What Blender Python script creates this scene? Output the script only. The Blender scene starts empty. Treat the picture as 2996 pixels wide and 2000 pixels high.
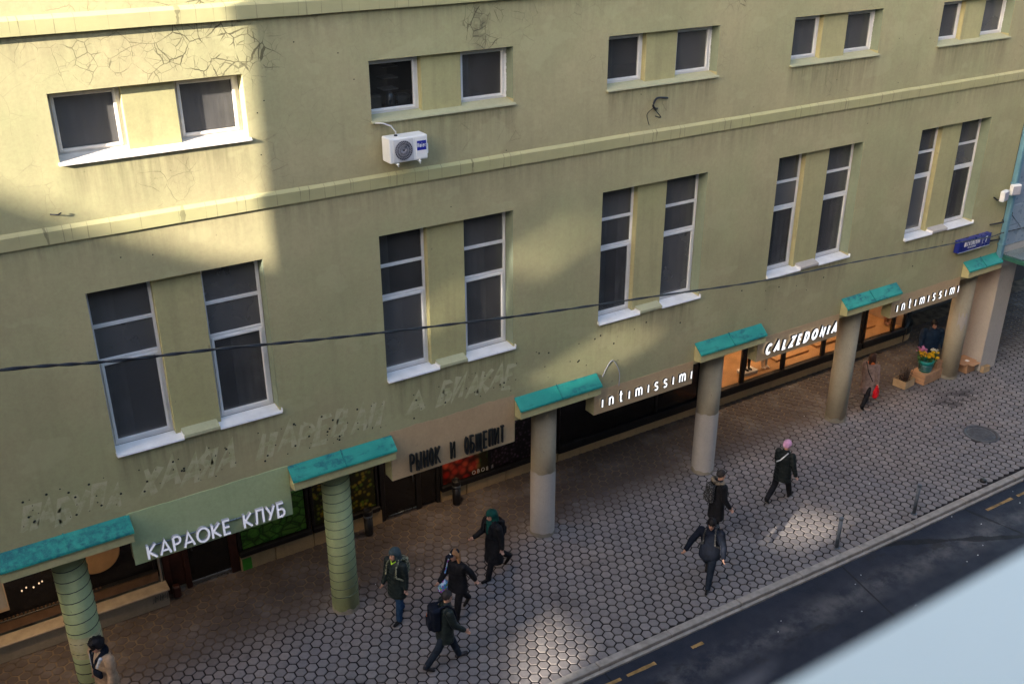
import bpy, bmesh, math, random
from mathutils import Vector, Matrix, noise as mnoise
sc = bpy.context.scene
C = sc.collection
R = random.Random(7)
PI = math.pi

# ------------------------------------------------------------------ camera
cam = bpy.data.cameras.new('camera')
cam.sensor_width = 36.0
cam.lens = 35.49
cam.clip_start = 0.05
cam.clip_end = 600
co = bpy.data.objects.new('camera', cam)
C.objects.link(co)
CAM = Vector((-2.1075, -15.751, 14.2096))
co.location = CAM
co.rotation_euler = (PI / 2 - 0.4388, 0.0006, -0.5648)
cam.dof.use_dof = True
cam.dof.focus_distance = 21.0
cam.dof.aperture_fstop = 4.2
sc.camera = co

# ------------------------------------------------------------------ sky, sun, exposure
SUN_EL, SUN_ROT = math.radians(19.4), math.radians(252.1)
w = bpy.data.worlds.new('World')
sc.world = w
w.use_nodes = True
bg = w.node_tree.nodes['Background']
sky = w.node_tree.nodes.new('ShaderNodeTexSky')
sky.sky_type = 'NISHITA'
sky.sun_disc = False
sky.sun_elevation = SUN_EL
sky.sun_rotation = SUN_ROT
sky.dust_density = 3.0
sky.ozone_density = 0.2
w.node_tree.links.new(sky.outputs[0], bg.inputs[0])
bg.inputs[1].default_value = 0.13
sl = bpy.data.lights.new('sun', 'SUN')
sl.energy = 4.6
sl.angle = math.radians(0.55)
sl.color = (1.0, 0.9, 0.74)
so = bpy.data.objects.new('sun', sl)
C.objects.link(so)
so.location = (-30, -20, 40)
so.rotation_euler = Vector((3.1, 1.0, -1.15)).to_track_quat('-Z', 'Y').to_euler()
sc.view_settings.view_transform = 'Standard'
sc.view_settings.look = 'None'
sc.view_settings.gamma = 1
sc.view_settings.exposure = 2.25
sc.render.engine = 'CYCLES'
sc.cycles.max_bounces = 8
sc.cycles.diffuse_bounces = 4
sc.cycles.transparent_max_bounces = 12
sc.cycles.sample_clamp_indirect = 4.0
sc.cycles.use_denoising = True

# ------------------------------------------------------------------ tagging
def tag(o, label=None, cat=None, group=None, kind=None):
    if label: o['label'] = label
    if cat: o['category'] = cat
    if group: o['group'] = group
    if kind: o['kind'] = kind
    return o

def empty(name, loc=(0, 0, 0), rz=0.0, label=None, cat=None, group=None):
    o = bpy.data.objects.new(name, None)
    o.empty_display_size = 0.2
    C.objects.link(o)
    o.location = loc
    o.rotation_euler = (0, 0, rz)
    return tag(o, label, cat, group)

def copy_tree(o, parent=None):
    c = o.copy()
    C.objects.link(c)
    if parent is not None: c.parent = parent
    for ch in list(o.children): copy_tree(ch, c)
    return c

# ------------------------------------------------------------------ mesh builder
class MB:
    def __init__(s): s.v, s.f, s.m, s.sm = [], [], [], []
    def add(s, vs, fs, mi=0, smooth=False):
        b = len(s.v)
        s.v += [tuple(x) for x in vs]
        for f in fs:
            s.f.append(tuple(i + b for i in f)); s.m.append(mi); s.sm.append(smooth)
        return s
    def box(s, x0, x1, y0, y1, z0, z1, mi=0, M=None):
        vs = [Vector(p) for p in ((x0,y0,z0),(x1,y0,z0),(x1,y1,z0),(x0,y1,z0),(x0,y0,z1),(x1,y0,z1),(x1,y1,z1),(x0,y1,z1))]
        if M is not None: vs = [M @ p for p in vs]
        return s.add(vs, [(0,3,2,1),(4,5,6,7),(0,1,5,4),(1,2,6,5),(2,3,7,6),(3,0,4,7)], mi)
    def bbox(s, x0, x1, y0, y1, z0, z1, b=0.008, mi=0, M=None):   # box with bevelled edges
        bm = bmesh.new()
        bmesh.ops.create_cube(bm, size=1)
        for v in bm.verts: v.co = ((x0+x1)/2 + v.co.x*(x1-x0), (y0+y1)/2 + v.co.y*(y1-y0), (z0+z1)/2 + v.co.z*(z1-z0))
        bmesh.ops.bevel(bm, geom=bm.edges[:], offset=b, segments=1, affect='EDGES', profile=.5)
        vs = [M @ v.co if M is not None else v.co.copy() for v in bm.verts]
        bm.verts.index_update()
        fs = [tuple(v.index for v in f.verts) for f in bm.faces]
        bm.free()
        return s.add(vs, fs, mi)
    def prism(s, poly, a0, a1, axis='y', mi=0):   # polygon (2D) swept along an axis
        n = len(poly)
        def P(p, a):
            return {'y': (p[0], a, p[1]), 'x': (a, p[0], p[1]), 'z': (p[0], p[1], a)}[axis]
        vs = [P(p, a0) for p in poly] + [P(p, a1) for p in poly]
        fs = [tuple(range(n)), tuple(range(2*n-1, n-1, -1))] + [(i, (i+1) % n, n+(i+1) % n, n+i)[::-1] for i in range(n)]
        return s.add(vs, fs, mi)
    def tube(s, pts, r, n=8, mi=0, cap=True, smooth=True):
        pts = [Vector(p) for p in pts]
        rr = r if isinstance(r, (list, tuple)) else [r]*len(pts)
        vs, fs = [], []
        for i, p in enumerate(pts):
            t = (pts[min(i+1, len(pts)-1)] - pts[max(i-1, 0)]).normalized()
            a = t.cross(Vector((0,0,1)) if abs(t.z) < .9 else Vector((1,0,0))).normalized()
            b = t.cross(a)
            for k in range(n):
                an = 2*PI*k/n
                vs.append(p + (a*math.cos(an) + b*math.sin(an))*rr[i])
        for i in range(len(pts)-1):
            for k in range(n):
                fs.append((i*n+k, i*n+(k+1) % n, (i+1)*n+(k+1) % n, (i+1)*n+k))
        s.add(vs, fs, mi, smooth)
        if cap:
            b = len(s.v) - len(vs)
            s.f.append(tuple(b+k for k in range(n))[::-1]); s.m.append(mi); s.sm.append(False)
            s.f.append(tuple(b+(len(pts)-1)*n+k for k in range(n))); s.m.append(mi); s.sm.append(False)
        return s
    def lathe(s, prof, cx=0, cy=0, n=24, mi=0, smooth=True):   # (r, z) profile
        vs, fs = [], []
        for r, zz in prof:
            for k in range(n):
                vs.append((cx+r*math.cos(2*PI*k/n), cy+r*math.sin(2*PI*k/n), zz))
        for i in range(len(prof)-1):
            for k in range(n):
                fs.append((i*n+k, i*n+(k+1) % n, (i+1)*n+(k+1) % n, (i+1)*n+k))
        s.add(vs, fs, mi, smooth)
        b = len(s.v)-len(vs)
        s.f.append(tuple(b+k for k in range(n))[::-1]); s.m.append(mi); s.sm.append(False)
        s.f.append(tuple(b+(len(prof)-1)*n+k for k in range(n))); s.m.append(mi); s.sm.append(False)
        return s
    def ell(s, c, r, n=12, m=8, mi=0, M=None):
        vs, fs = [], []
        for i in range(m+1):
            th = PI*i/m
            for k in range(n):
                ph = 2*PI*k/n
                p = Vector((r[0]*math.sin(th)*math.cos(ph), r[1]*math.sin(th)*math.sin(ph), r[2]*math.cos(th)))
                if M is not None: p = M @ p
                vs.append(Vector(c)+p)
        for i in range(m):
            for k in range(n):
                fs.append((i*n+k, (i+1)*n+k, (i+1)*n+(k+1) % n, i*n+(k+1) % n))
        return s.add(vs, fs, mi, True)
    def mesh(s, name, mats):
        me = bpy.data.meshes.new(name)
        me.from_pydata(s.v, [], s.f)
        for m in (mats if isinstance(mats, (list, tuple)) else [mats]): me.materials.append(m)
        me.polygons.foreach_set('material_index', s.m)
        me.polygons.foreach_set('use_smooth', s.sm)
        me.validate(); me.update()
        return me
    def build(s, name, mats, parent=None, **kw):
        o = bpy.data.objects.new(name, s.mesh(name, mats))
        C.objects.link(o)
        if parent is not None: o.parent = parent
        return tag(o, **kw)

def obj_of(name, me, parent=None, loc=None, **kw):
    o = bpy.data.objects.new(name, me)
    C.objects.link(o)
    if parent is not None: o.parent = parent
    if loc is not None: o.location = loc
    return tag(o, **kw)

# ------------------------------------------------------------------ materials
class NT:
    def __init__(s, name):
        s.mat = bpy.data.materials.new(name); s.mat.use_nodes = True
        s.n = s.mat.node_tree.nodes; s.l = s.mat.node_tree.links
        s.p = s.n['Principled BSDF']; s.out = s.n['Material Output']
        s._co = None
    def new(s, t, **kw):
        n = s.n.new(t)
        for k, v in kw.items(): setattr(n, k, v)
        return n
    def put(s, sock, v):
        if hasattr(v, 'is_output'): s.l.new(v, sock)
        elif v is not None:
            if isinstance(v, tuple) and len(v) == 3 and sock.type == 'RGBA': v = (*v, 1)
            sock.default_value = v
    def co(s, kind='Object'):
        if s._co is None: s._co = s.new('ShaderNodeTexCoord')
        return s._co.outputs[kind]
    def map(s, vec, scale=(1,1,1), loc=(0,0,0), rot=(0,0,0)):
        m = s.new('ShaderNodeMapping'); s.put(m.inputs['Vector'], vec)
        m.inputs['Scale'].default_value = scale; m.inputs['Location'].default_value = loc; m.inputs['Rotation'].default_value = rot
        return m.outputs[0]
    def noise(s, scale, detail=4, vec=None, rough=.55, dist=0.0, color=False):
        t = s.new('ShaderNodeTexNoise'); s.put(t.inputs['Vector'], vec if vec is not None else s.co())
        t.inputs['Scale'].default_value = scale; t.inputs['Detail'].default_value = detail
        t.inputs['Roughness'].default_value = rough; t.inputs['Distortion'].default_value = dist
        return t.outputs['Color' if color else 'Fac']
    def voro(s, scale, vec=None, feature='F1', out='Distance', rnd=1.0):
        t = s.new('ShaderNodeTexVoronoi'); t.feature = feature
        s.put(t.inputs['Vector'], vec if vec is not None else s.co())
        t.inputs['Scale'].default_value = scale; t.inputs['Randomness'].default_value = rnd
        return t.outputs[out]
    def ramp(s, v, a, b, lo=0.0, hi=1.0, smooth=False):
        m = s.new('ShaderNodeMapRange'); s.put(m.inputs[0], v)
        if smooth: m.interpolation_type = 'SMOOTHSTEP'
        for i, x in enumerate((a, b, lo, hi)): m.inputs[i+1].default_value = x
        return m.outputs[0]
    def math(s, op, a, b=None, c=None):
        m = s.new('ShaderNodeMath', operation=op); s.put(m.inputs[0], a); s.put(m.inputs[1], b)
        if c is not None: s.put(m.inputs[2], c)
        return m.outputs[0]
    def mix(s, f, a, b, mode='MIX'):
        m = s.new('ShaderNodeMix', data_type='RGBA', blend_type=mode)
        s.put(m.inputs[0], f); s.put(m.inputs[6], a); s.put(m.inputs[7], b)
        return m.outputs[2]
    def bump(s, h, strength=.3, dist=.01, prev=None):
        b = s.new('ShaderNodeBump'); s.put(b.inputs['Height'], h)
        b.inputs['Strength'].default_value = strength; b.inputs['Distance'].default_value = dist
        if prev is not None: s.l.new(prev, b.inputs['Normal'])
        return b.outputs[0]
    def xyz(s, vec=None):
        n = s.new('ShaderNodeSeparateXYZ'); s.put(n.inputs[0], vec if vec is not None else s.co()); return n.outputs
    def done(s, color=None, rough=None, normal=None, **kw):
        if color is not None: s.put(s.p.inputs['Base Color'], color)
        if rough is not None: s.put(s.p.inputs['Roughness'], rough)
        if normal is not None: s.l.new(normal, s.p.inputs['Normal'])
        for k, v in kw.items(): s.put(s.p.inputs[k.replace('_', ' ')], v)
        return s.mat

def plain(name, col, rough=.6, var=.12, scale=6, bump=.15, metal=0.0, spec=.5, bscale=None):
    n = NT(name)
    f = n.noise(scale, 5)
    dark = tuple(c*(1-var*1.6) for c in col); lite = tuple(min(1, c*(1+var)) for c in col)
    c = n.mix(n.ramp(f, .3, .7), dark, lite)
    nb = n.bump(n.noise(bscale or scale*8, 3), bump, .004) if bump else None
    return n.done(c, n.ramp(n.noise(scale*1.7, 3), .3, .7, max(0, rough-.08), min(1, rough+.08)), nb, Metallic=metal, Specular_IOR_Level=spec)

def glow(name, col, strength, base=(.8,.8,.8)):
    n = NT(name)
    return n.done(base, .4, Emission_Color=col, Emission_Strength=strength)

def wall_paint(name, ca, cb, cracks=True, dirt=.16, faint=.35):
    n = NT(name)
    P = n.co()
    px_, py_, pz_ = n.xyz()
    big = n.noise(.28, 5, rough=.6)
    c = n.mix(n.ramp(big, .40, .58), ca, cb)
    c = n.mix(n.ramp(n.noise(.55, 6, n.map(P, (1, 1, 1), (9, 3, 5)), rough=.7), .45, .72, 0, .45), c, tuple(x*.66 for x in ca))
    mid = n.noise(1.7, 6, rough=.65)
    c = n.mix(n.ramp(mid, .25, .75, .0, .5), c, tuple(x*.80 for x in cb))
    streak = n.noise(2.2, 5, n.map(P, (2.2, 2.2, .16)), rough=.6)
    c = n.mix(n.ramp(streak, .52, .76, 0, dirt), c, (.12, .115, .07))
    rgh = n.noise(11, 6, rough=.75)
    c = n.mix(n.ramp(rgh, .42, .62, .0, .26), c, tuple(x*.62 for x in cb))
    blot = n.noise(.42, 6, n.map(P, (1, 1, .7), (31, 3, 7)), rough=.72)
    c = n.mix(n.ramp(blot, .50, .66, 0, .34), c, tuple(x*.60 for x in cb))
    spk = n.noise(24, 3)
    c = n.mix(n.ramp(spk, .35, .7, 0, .22), c, tuple(x*1.16 for x in ca))
    if cracks:   # drip stains below the sills and soot under the string courses
        fx = n.math('FRACT', n.math('DIVIDE', px_, 5.0))
        under = n.math('MULTIPLY', n.ramp(fx, .0, .03), n.ramp(fx, .57, .60, 1, 0))
        zm = n.math('MAXIMUM', n.math('MULTIPLY', n.ramp(pz_, 4.35, 5.3), n.math('LESS_THAN', pz_, 5.34)), n.math('MULTIPLY', n.ramp(pz_, 9.35, 10.2), n.math('LESS_THAN', pz_, 10.3)))
        dr = n.noise(3.0, 6, n.map(P, (2.6, 1, .22), (4, 0, 2)), rough=.7)
        c = n.mix(n.math('MULTIPLY', n.math('MULTIPLY', under, zm), n.ramp(dr, .36, .66, .05, .62)), c, (.13, .11, .065))
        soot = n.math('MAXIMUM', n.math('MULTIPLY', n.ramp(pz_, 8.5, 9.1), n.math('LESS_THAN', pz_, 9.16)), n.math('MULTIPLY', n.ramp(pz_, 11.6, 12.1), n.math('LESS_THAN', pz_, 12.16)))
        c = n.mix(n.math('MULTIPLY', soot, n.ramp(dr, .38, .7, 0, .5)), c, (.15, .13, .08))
        patch = n.ramp(n.noise(.9, 3, n.map(P, (1, 1, 1.6), (2, 2, 8))), .60, .625, 0, .28)
        c = n.mix(patch, c, (.46, .43, .25))
    pits = n.noise(9, 2)
    c = n.mix(n.ramp(pits, .73, .78, 0, .45), c, (.10, .09, .06))
    hgt = n.math('ADD', n.math('MULTIPLY', n.noise(60, 3), .35), n.noise(5, 5))
    nb = n.bump(hgt, .4, .009)
    if cracks:
        warp = n.noise(1.6, 4, color=True)
        vm = n.new('ShaderNodeVectorMath', operation='MULTIPLY_ADD')
        n.l.new(warp, vm.inputs[0]); vm.inputs[1].default_value = (.24,)*3; n.l.new(P, vm.inputs[2])
        V = vm.outputs[0]
        flat = n.map(V, (1, .001, 1))
        e1 = n.voro(3.2, flat, 'DISTANCE_TO_EDGE')
        e2 = n.voro(6.4, flat, 'DISTANCE_TO_EDGE')
        mask = None
        for sx, sz, r, k in ((2.3, 11.85, 1.5, 1.0), (3.1, 11.6, .8, .9), (.9, 11.9, 1.2, .7), (7.25, 11.85, .75, .9), (7.4, 11.4, .4, .9), (10.0, 12.3, .7, .7), (13.4, 12.0, .9, .8), (1.6, 9.8, .8, .5), (7.7, 9.6, .8, .45), (16.5, 10.0, 1.0, .45), (11.3, 9.7, .9, .4), (17.3, 11.6, .7, .4), (1.5, 10.8, .5, .4)):
            d = n.new('ShaderNodeVectorMath', operation='DISTANCE'); n.l.new(P, d.inputs[0]); d.inputs[1].default_value = (sx, 0, sz)
            m = n.ramp(d.outputs['Value'], r*.25, r, k, 0, True)
            mask = m if mask is None else n.math('MAXIMUM', mask, m)
        nz = n.ramp(n.noise(.7, 3), .44, .62, 0, faint+.1)
        zz = n.xyz()[2]
        mask = n.math('MAXIMUM', mask, n.math('MULTIPLY', nz, n.ramp(zz, 8.2, 9.6)))
        mask = n.math('MULTIPLY', mask, n.ramp(n.noise(2.6, 4), .36, .52))
        wdt = n.math('MULTIPLY', mask, .020)
        l1 = n.math('MULTIPLY', n.math('LESS_THAN', e1, wdt), mask)
        l2 = n.math('MULTIPLY', n.math('LESS_THAN', e2, n.math('MULTIPLY', mask, .018)), n.ramp(mask, .3, .8))
        ln = n.math('MAXIMUM', l1, n.math('MULTIPLY', l2, .7))
        c = n.mix(n.math('MULTIPLY', ln, .82), c, (.06, .05, .03))
        # grime soaked into the plaster round the worst cracks
        d = n.new('ShaderNodeVectorMath', operation='DISTANCE'); n.l.new(n.map(P, (1, 1, .45)), d.inputs[0]); d.inputs[1].default_value = (7.22, 0, 5.25)
        c = n.mix(n.math('MULTIPLY', n.ramp(d.outputs['Value'], .03, .22, .7, 0), n.ramp(n.noise(7, 4), .35, .6)), c, (.05, .045, .035))
        nb = n.bump(n.math('SUBTRACT', 1.0, ln), .6, .01, nb)
    return n.done(c, n.ramp(mid, .2, .8, .72, .9), nb, Specular_IOR_Level=.25)

OLIVE_A, OLIVE_B = (.395, .39, .21), (.455, .395, .23)
M = {}
M['wall'] = wall_paint('olive_plaster', OLIVE_A, OLIVE_B)
M['wall2'] = wall_paint('olive_plaster_trim', (.42, .40, .20), (.46, .41, .22), cracks=False, dirt=.3)
M['green'] = wall_paint('pale_green_paint', (.42, .52, .28), (.45, .52, .30), cracks=False, dirt=.1)
M['reveal'] = wall_paint('grey_green_reveal', (.215, .26, .185), (.24, .275, .20), cracks=False, dirt=.2)
M['ledgepaint'] = wall_paint('ledge_paint', (.42, .43, .27), (.46, .44, .29), cracks=False, dirt=.15)
M['tan'] = wall_paint('tan_paint', (.54, .385, .225), (.57, .40, .235), cracks=False, dirt=.08)
M['tan2'] = wall_paint('tan_plinth_paint', (.52, .36, .19), (.44, .33, .19), cracks=False, dirt=.35)
M['colpaint'] = wall_paint('column_plaster', (.43, .39, .29), (.47, .42, .33), cracks=False, dirt=.25)
M['grey'] = wall_paint('grey_column_paint', (.43, .40, .375), (.48, .445, .415), cracks=False, dirt=.12)
M['stone'] = wall_paint('worn_stone', (.34, .30, .24), (.28, .25, .20), cracks=False, dirt=.3)
n = NT('bare_plaster')
c = n.mix(n.ramp(n.noise(6, 5, rough=.7), .36, .58), (.37, .355, .19), (.49, .46, .29))
M['ghost'] = n.done(c, .9, n.bump(n.noise(22, 4), .3, .006), Specular_IOR_Level=.2)

# string course plaster with vertical hairline cracks
n = NT('string_course_plaster')
P = n.co()
c = n.mix(n.ramp(n.noise(.5, 5), .35, .65), (.44, .42, .215), (.475, .43, .24))
c = n.mix(n.ramp(n.noise(3, 5), .3, .75, 0, .45), c, (.33, .30, .17))
e = n.voro(1.15, n.map(P, (2.6, .001, .05), (0, 0, 0)), 'DISTANCE_TO_EDGE')
wv = n.math('ADD', e, n.math('MULTIPLY', n.math('SUBTRACT', n.noise(5, 3), .5), .04))
ln = n.math('MULTIPLY', n.math('LESS_THAN', n.math('ABSOLUTE', wv), .009), n.ramp(n.noise(.9, 2), .40, .5))
c = n.mix(n.math('MULTIPLY', ln, .5), c, (.08, .07, .045))
M['band'] = n.done(c, .85, n.bump(n.math('ADD', n.noise(40, 3), n.noise(4, 4)), .3, .006), Specular_IOR_Level=.2)

# copper-green painted sheet with grime
def copper(name, seed):
    n = NT(name)
    P = n.map(n.co(), loc=(seed*7.3, seed*3.1, seed))
    c = n.mix(n.ramp(n.noise(1.6, 4, P), .35, .65), (.008, .225, .19), (.026, .30, .235))
    lo = (.36, .52, .47)[seed]
    g = n.math('MULTIPLY', n.ramp(n.noise(2.0, 3, n.map(P, (.8, 3, 3))), lo, lo+.12), n.ramp(n.noise(9, 7, P, rough=.7), .38, .62))
    c = n.mix(n.math('MULTIPLY', g, .85), c, (.004, .085, .115))
    c = n.mix(n.ramp(n.noise(30, 4, P), .6, .75, 0, .3), c, (.10, .42, .38))
    return n.done(c, .5, n.bump(n.noise(9, 4, P), .25, .006), Specular_IOR_Level=.4)
M['copper'] = [copper('verdigris_sheet_%s' % a, i) for i, a in enumerate(('worn', 'bright', 'streaky'))]
M['upvc'] = plain('white_window_plastic', (.74, .73, .74), .4, .06, 3, .05)
M['upvc_dirty'] = plain('aged_window_plastic', (.66, .62, .58), .5, .14, 4, .1)
M['sill'] = plain('white_sill_metal', (.78, .78, .80), .35, .07, 4, .06)
M['ledge'] = plain('pale_ledge_metal', (.74, .75, .67), .45, .09, .9, .05)
M['black'] = plain('black_frame_metal', (.012, .012, .014), .4, .3, 5, .1)
M['dark'] = plain('dark_room', (.11, .105, .11), .9, .25, 1.2, 0)
M['curtain'] = plain('net_curtain', (.36, .36, .37), .9, .2, 3, .3)
M['room_wall'] = plain('room_wall', (.30, .27, .22), .9, .1, 2, 0)
M['wood'] = plain('display_wood', (.42, .23, .10), .45, .12, 2.5, .1)
M['shop_wall'] = plain('shop_wall', (.52, .38, .26), .8, .06, 2, 0)
M['white'] = plain('white_enamel', (.80, .80, .80), .35, .03, 3, .03)
M['redwood'] = plain('dark_red_wood', (.045, .013, .010), .5, .4, 3, .2)
M['letter_black'] = plain('black_letter_sheet', (.014, .016, .016), .45, .3, 7, .1)
M['chrome'] = plain('brushed_steel', (.30, .34, .38), .32, .15, 6, .1, metal=.9)
M['cable'] = plain('black_cable_rubber', (.012, .013, .02), .45, .3, 30, .2)
M['pipe'] = plain('blue_grey_downpipe', (.12, .26, .34), .45, .12, 3, .1)
M['cardboard'] = plain('cardboard', (.42, .24, .135), .85, .12, 5, .2)
M['cardboard2'] = plain('light_cardboard', (.50, .35, .20), .85, .12, 5, .2)
M['blue_sign'] = plain('blue_enamel', (.012, .022, .20), .3, .08, 3, .03)
M['glowwhite'] = glow('lit_white_letter', (.95, .97, 1), .30)
M['glowkar'] = glow('lit_cool_letter', (.86, .86, 1), .07, (.75, .75, .8))
M['lettside'] = plain('white_letter_side', (.40, .40, .46), .4, .1, 6, .05)
M['lamp'] = glow('warm_shop_lamp', (1, .70, .42), 7.0)
M['teal'] = plain('teal_panel', (.01, .33, .26), .4, .1, 4, .05)
M['darkgreen'] = plain('dark_green_beam', (.03, .12, .09), .45, .2, 5, .1)
M['opp'] = plain('opposite_wall', (.15, .14, .135), .85, .12, .4, .2)
M['skin'] = plain('skin', (.52, .29, .21), .5, .08, 14, .05)

def glass(name, alpha, base=(.072, .070, .071), rough=.03, vary=.0):
    n = NT(name)
    oi = n.new('ShaderNodeObjectInfo'); r = oi.outputs['Random']
    mesh = n.ramp(n.noise(260, 1), .35, .65, .85, 1.1)
    dusty = n.mix(n.ramp(n.noise(3.2, 5, n.map(n.co(), (1, 1, .6)), rough=.65), .3, .75), tuple(x*.75 for x in base), tuple(x*1.5 for x in base))
    dusty = n.mix(n.math('MULTIPLY', r, vary), dusty, tuple(x*2.3 for x in base))
    n.done(dusty, n.ramp(n.noise(2.5, 4), .3, .7, rough, rough+.05), n.bump(n.noise(1.3, 2), .04, .02), Specular_IOR_Level=.6)
    tr = n.new('ShaderNodeBsdfTransparent'); mx = n.new('ShaderNodeMixShader')
    n.put(mx.inputs[0], n.math('ADD', n.ramp(n.noise(1.3, 3), .3, .7, alpha-.05, alpha+.05), n.math('MULTIPLY', n.math('SUBTRACT', r, .5), vary*.35)))
    n.l.new(tr.outputs[0], mx.inputs[1]); n.l.new(n.p.outputs[0], mx.inputs[2]); n.l.new(mx.outputs[0], n.out.inputs[0])
    return n.mat
M['glass'] = glass('window_glass', .66, vary=.9)
M['shopglass'] = glass('shop_glass', .2, (.015, .015, .018))
M['clearglass'] = glass('clear_window_glass', .34, (.03, .028, .026))
M['darkglass'] = glass('tinted_glass', .86, (.012, .012, .014))

# paving tile: colour follows a per-tile 'tint' attribute; wear, stains and arcade shade in world space
def tile_mat():
    n = NT('hexagonal_paver')
    at = n.new('ShaderNodeAttribute'); at.attribute_name = 'tint'
    t = at.outputs['Fac']
    geo = n.new('ShaderNodeNewGeometry'); W = geo.outputs['Position']
    c = n.mix(t, (.182, .162, .162), (.245, .221, .216))
    c = n.mix(n.ramp(n.noise(.5, 5, W), .4, .68, 0, .5), c, (.15, .148, .17))
    c = n.mix(n.ramp(n.noise(8, 6, W, rough=.7), .45, .75, 0, .5), c, (.10, .093, .098))
    c = n.mix(n.ramp(n.noise(70, 3, W), .55, .75, 0, .35), c, (.30, .29, .30))
    # arcade shade put into the colour: tiles darken and brown inwards
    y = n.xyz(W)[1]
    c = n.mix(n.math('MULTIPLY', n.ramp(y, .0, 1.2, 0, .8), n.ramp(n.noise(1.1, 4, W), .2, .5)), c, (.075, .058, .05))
    wx, wy, wz = n.xyz(W)
    fx = n.math('SUBTRACT', n.math('FRACT', n.math('DIVIDE', n.math('SUBTRACT', wx, 4.04-2.5125), 5.025)), .5)
    dcol = n.math('SQRT', n.math('ADD', n.math('POWER', n.math('MULTIPLY', fx, 5.025), 2.0), n.math('POWER', n.math('SUBTRACT', wy, .50), 2.0)))
    c = n.mix(n.math('MULTIPLY', n.ramp(dcol, .32, .85, .8, 0), n.ramp(n.noise(4, 5, W, rough=.7), .38, .6)), c, (.27, .25, .25))
    # gum and spill spots
    gum = n.math('LESS_THAN', n.voro(1.9, n.map(W, (1, 1, .001)), 'F1'), .055)
    c = n.mix(n.math('MULTIPLY', gum, .6), c, (.05, .045, .045))
    c = n.mix(n.ramp(n.noise(.9, 5, n.map(W, loc=(5, 9, 0)), rough=.7), .57, .66, 0, .5), c, (.085, .078, .085))
    # wet flower-water stain by the seller
    d = n.new('ShaderNodeVectorMath', operation='DISTANCE'); n.l.new(n.map(W, (.55, 1, 1)), d.inputs[0]); d.inputs[1].default_value = (12.7, -.52, 0)
    st = n.math('MULTIPLY', n.ramp(d.outputs['Value'], .25, .62, 1, 0), n.ramp(n.noise(3.2, 5, W), .44, .56))
    c = n.mix(n.math('MULTIPLY', st, .75), c, (.03, .027, .03))
    return n.done(c, n.ramp(n.noise(6, 4, W), .3, .7, .68, .85), n.bump(n.noise(45, 4, W), .4, .005), Specular_IOR_Level=.25)
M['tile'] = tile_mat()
n = NT('sandy_joint')
yy = n.xyz()[1]
c = n.mix(n.ramp(yy, .3, 1.5), (.014, .013, .016), (.22, .17, .12))
c = n.mix(n.ramp(n.noise(3, 5), .4, .65, 0, .8), c, (.05, .043, .04))
M['joint'] = n.done(c, .95, n.bump(n.noise(60, 3), .5, .005), Specular_IOR_Level=.1)
n = NT('asphalt')
c = n.mix(n.ramp(n.noise(.8, 5), .35, .65), (.014, .018, .031), (.021, .025, .040))
c = n.mix(n.ramp(n.noise(160, 2), .62, .72, 0, .7), c, (.09, .09, .11))
c = n.mix(n.ramp(n.noise(22, 4), .5, .7, 0, .4), c, (.026, .027, .031))
x, y, z = n.xyz()
gut = n.math('SUBTRACT', y, n.math('MULTIPLY', x, -.026))
dd = n.math('MULTIPLY', n.ramp(n.math('ABSOLUTE', n.math('SUBTRACT', gut, -4.55)), .05, .5, 1, 0), n.ramp(n.noise(1.4, 5, rough=.7), .42, .62))
c = n.mix(n.math('MULTIPLY', dd, .5), c, (.16, .15, .15))
st = n.ramp(n.noise(1.0, 5, n.map(n.co(), (1, 1.8, 1), (3, 1, 0)), rough=.65), .60, .68, 0, .75)
c = n.mix(st, c, (.017, .017, .019))
cr = n.voro(.21, n.map(n.co(), (1, .38, 1)), 'DISTANCE_TO_EDGE')
c = n.mix(n.math('MULTIPLY', n.math('LESS_THAN', n.math('ADD', cr, n.math('MULTIPLY', n.noise(2, 3), .01)), .0085), .85), c, (.008, .008, .01))
M['asphalt'] = n.done(c, n.ramp(n.noise(3, 4), .3, .7, .5, .75), n.bump(n.noise(190, 2), .5, .004), Specular_IOR_Level=.22)
M['kerb'] = plain('granite_kerb', (.30, .27, .245), .8, .2, 5, .4, bscale=60)
M['yellow'] = plain('worn_yellow_paint', (.30, .18, .06), .8, .35, 6, .3)

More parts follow.
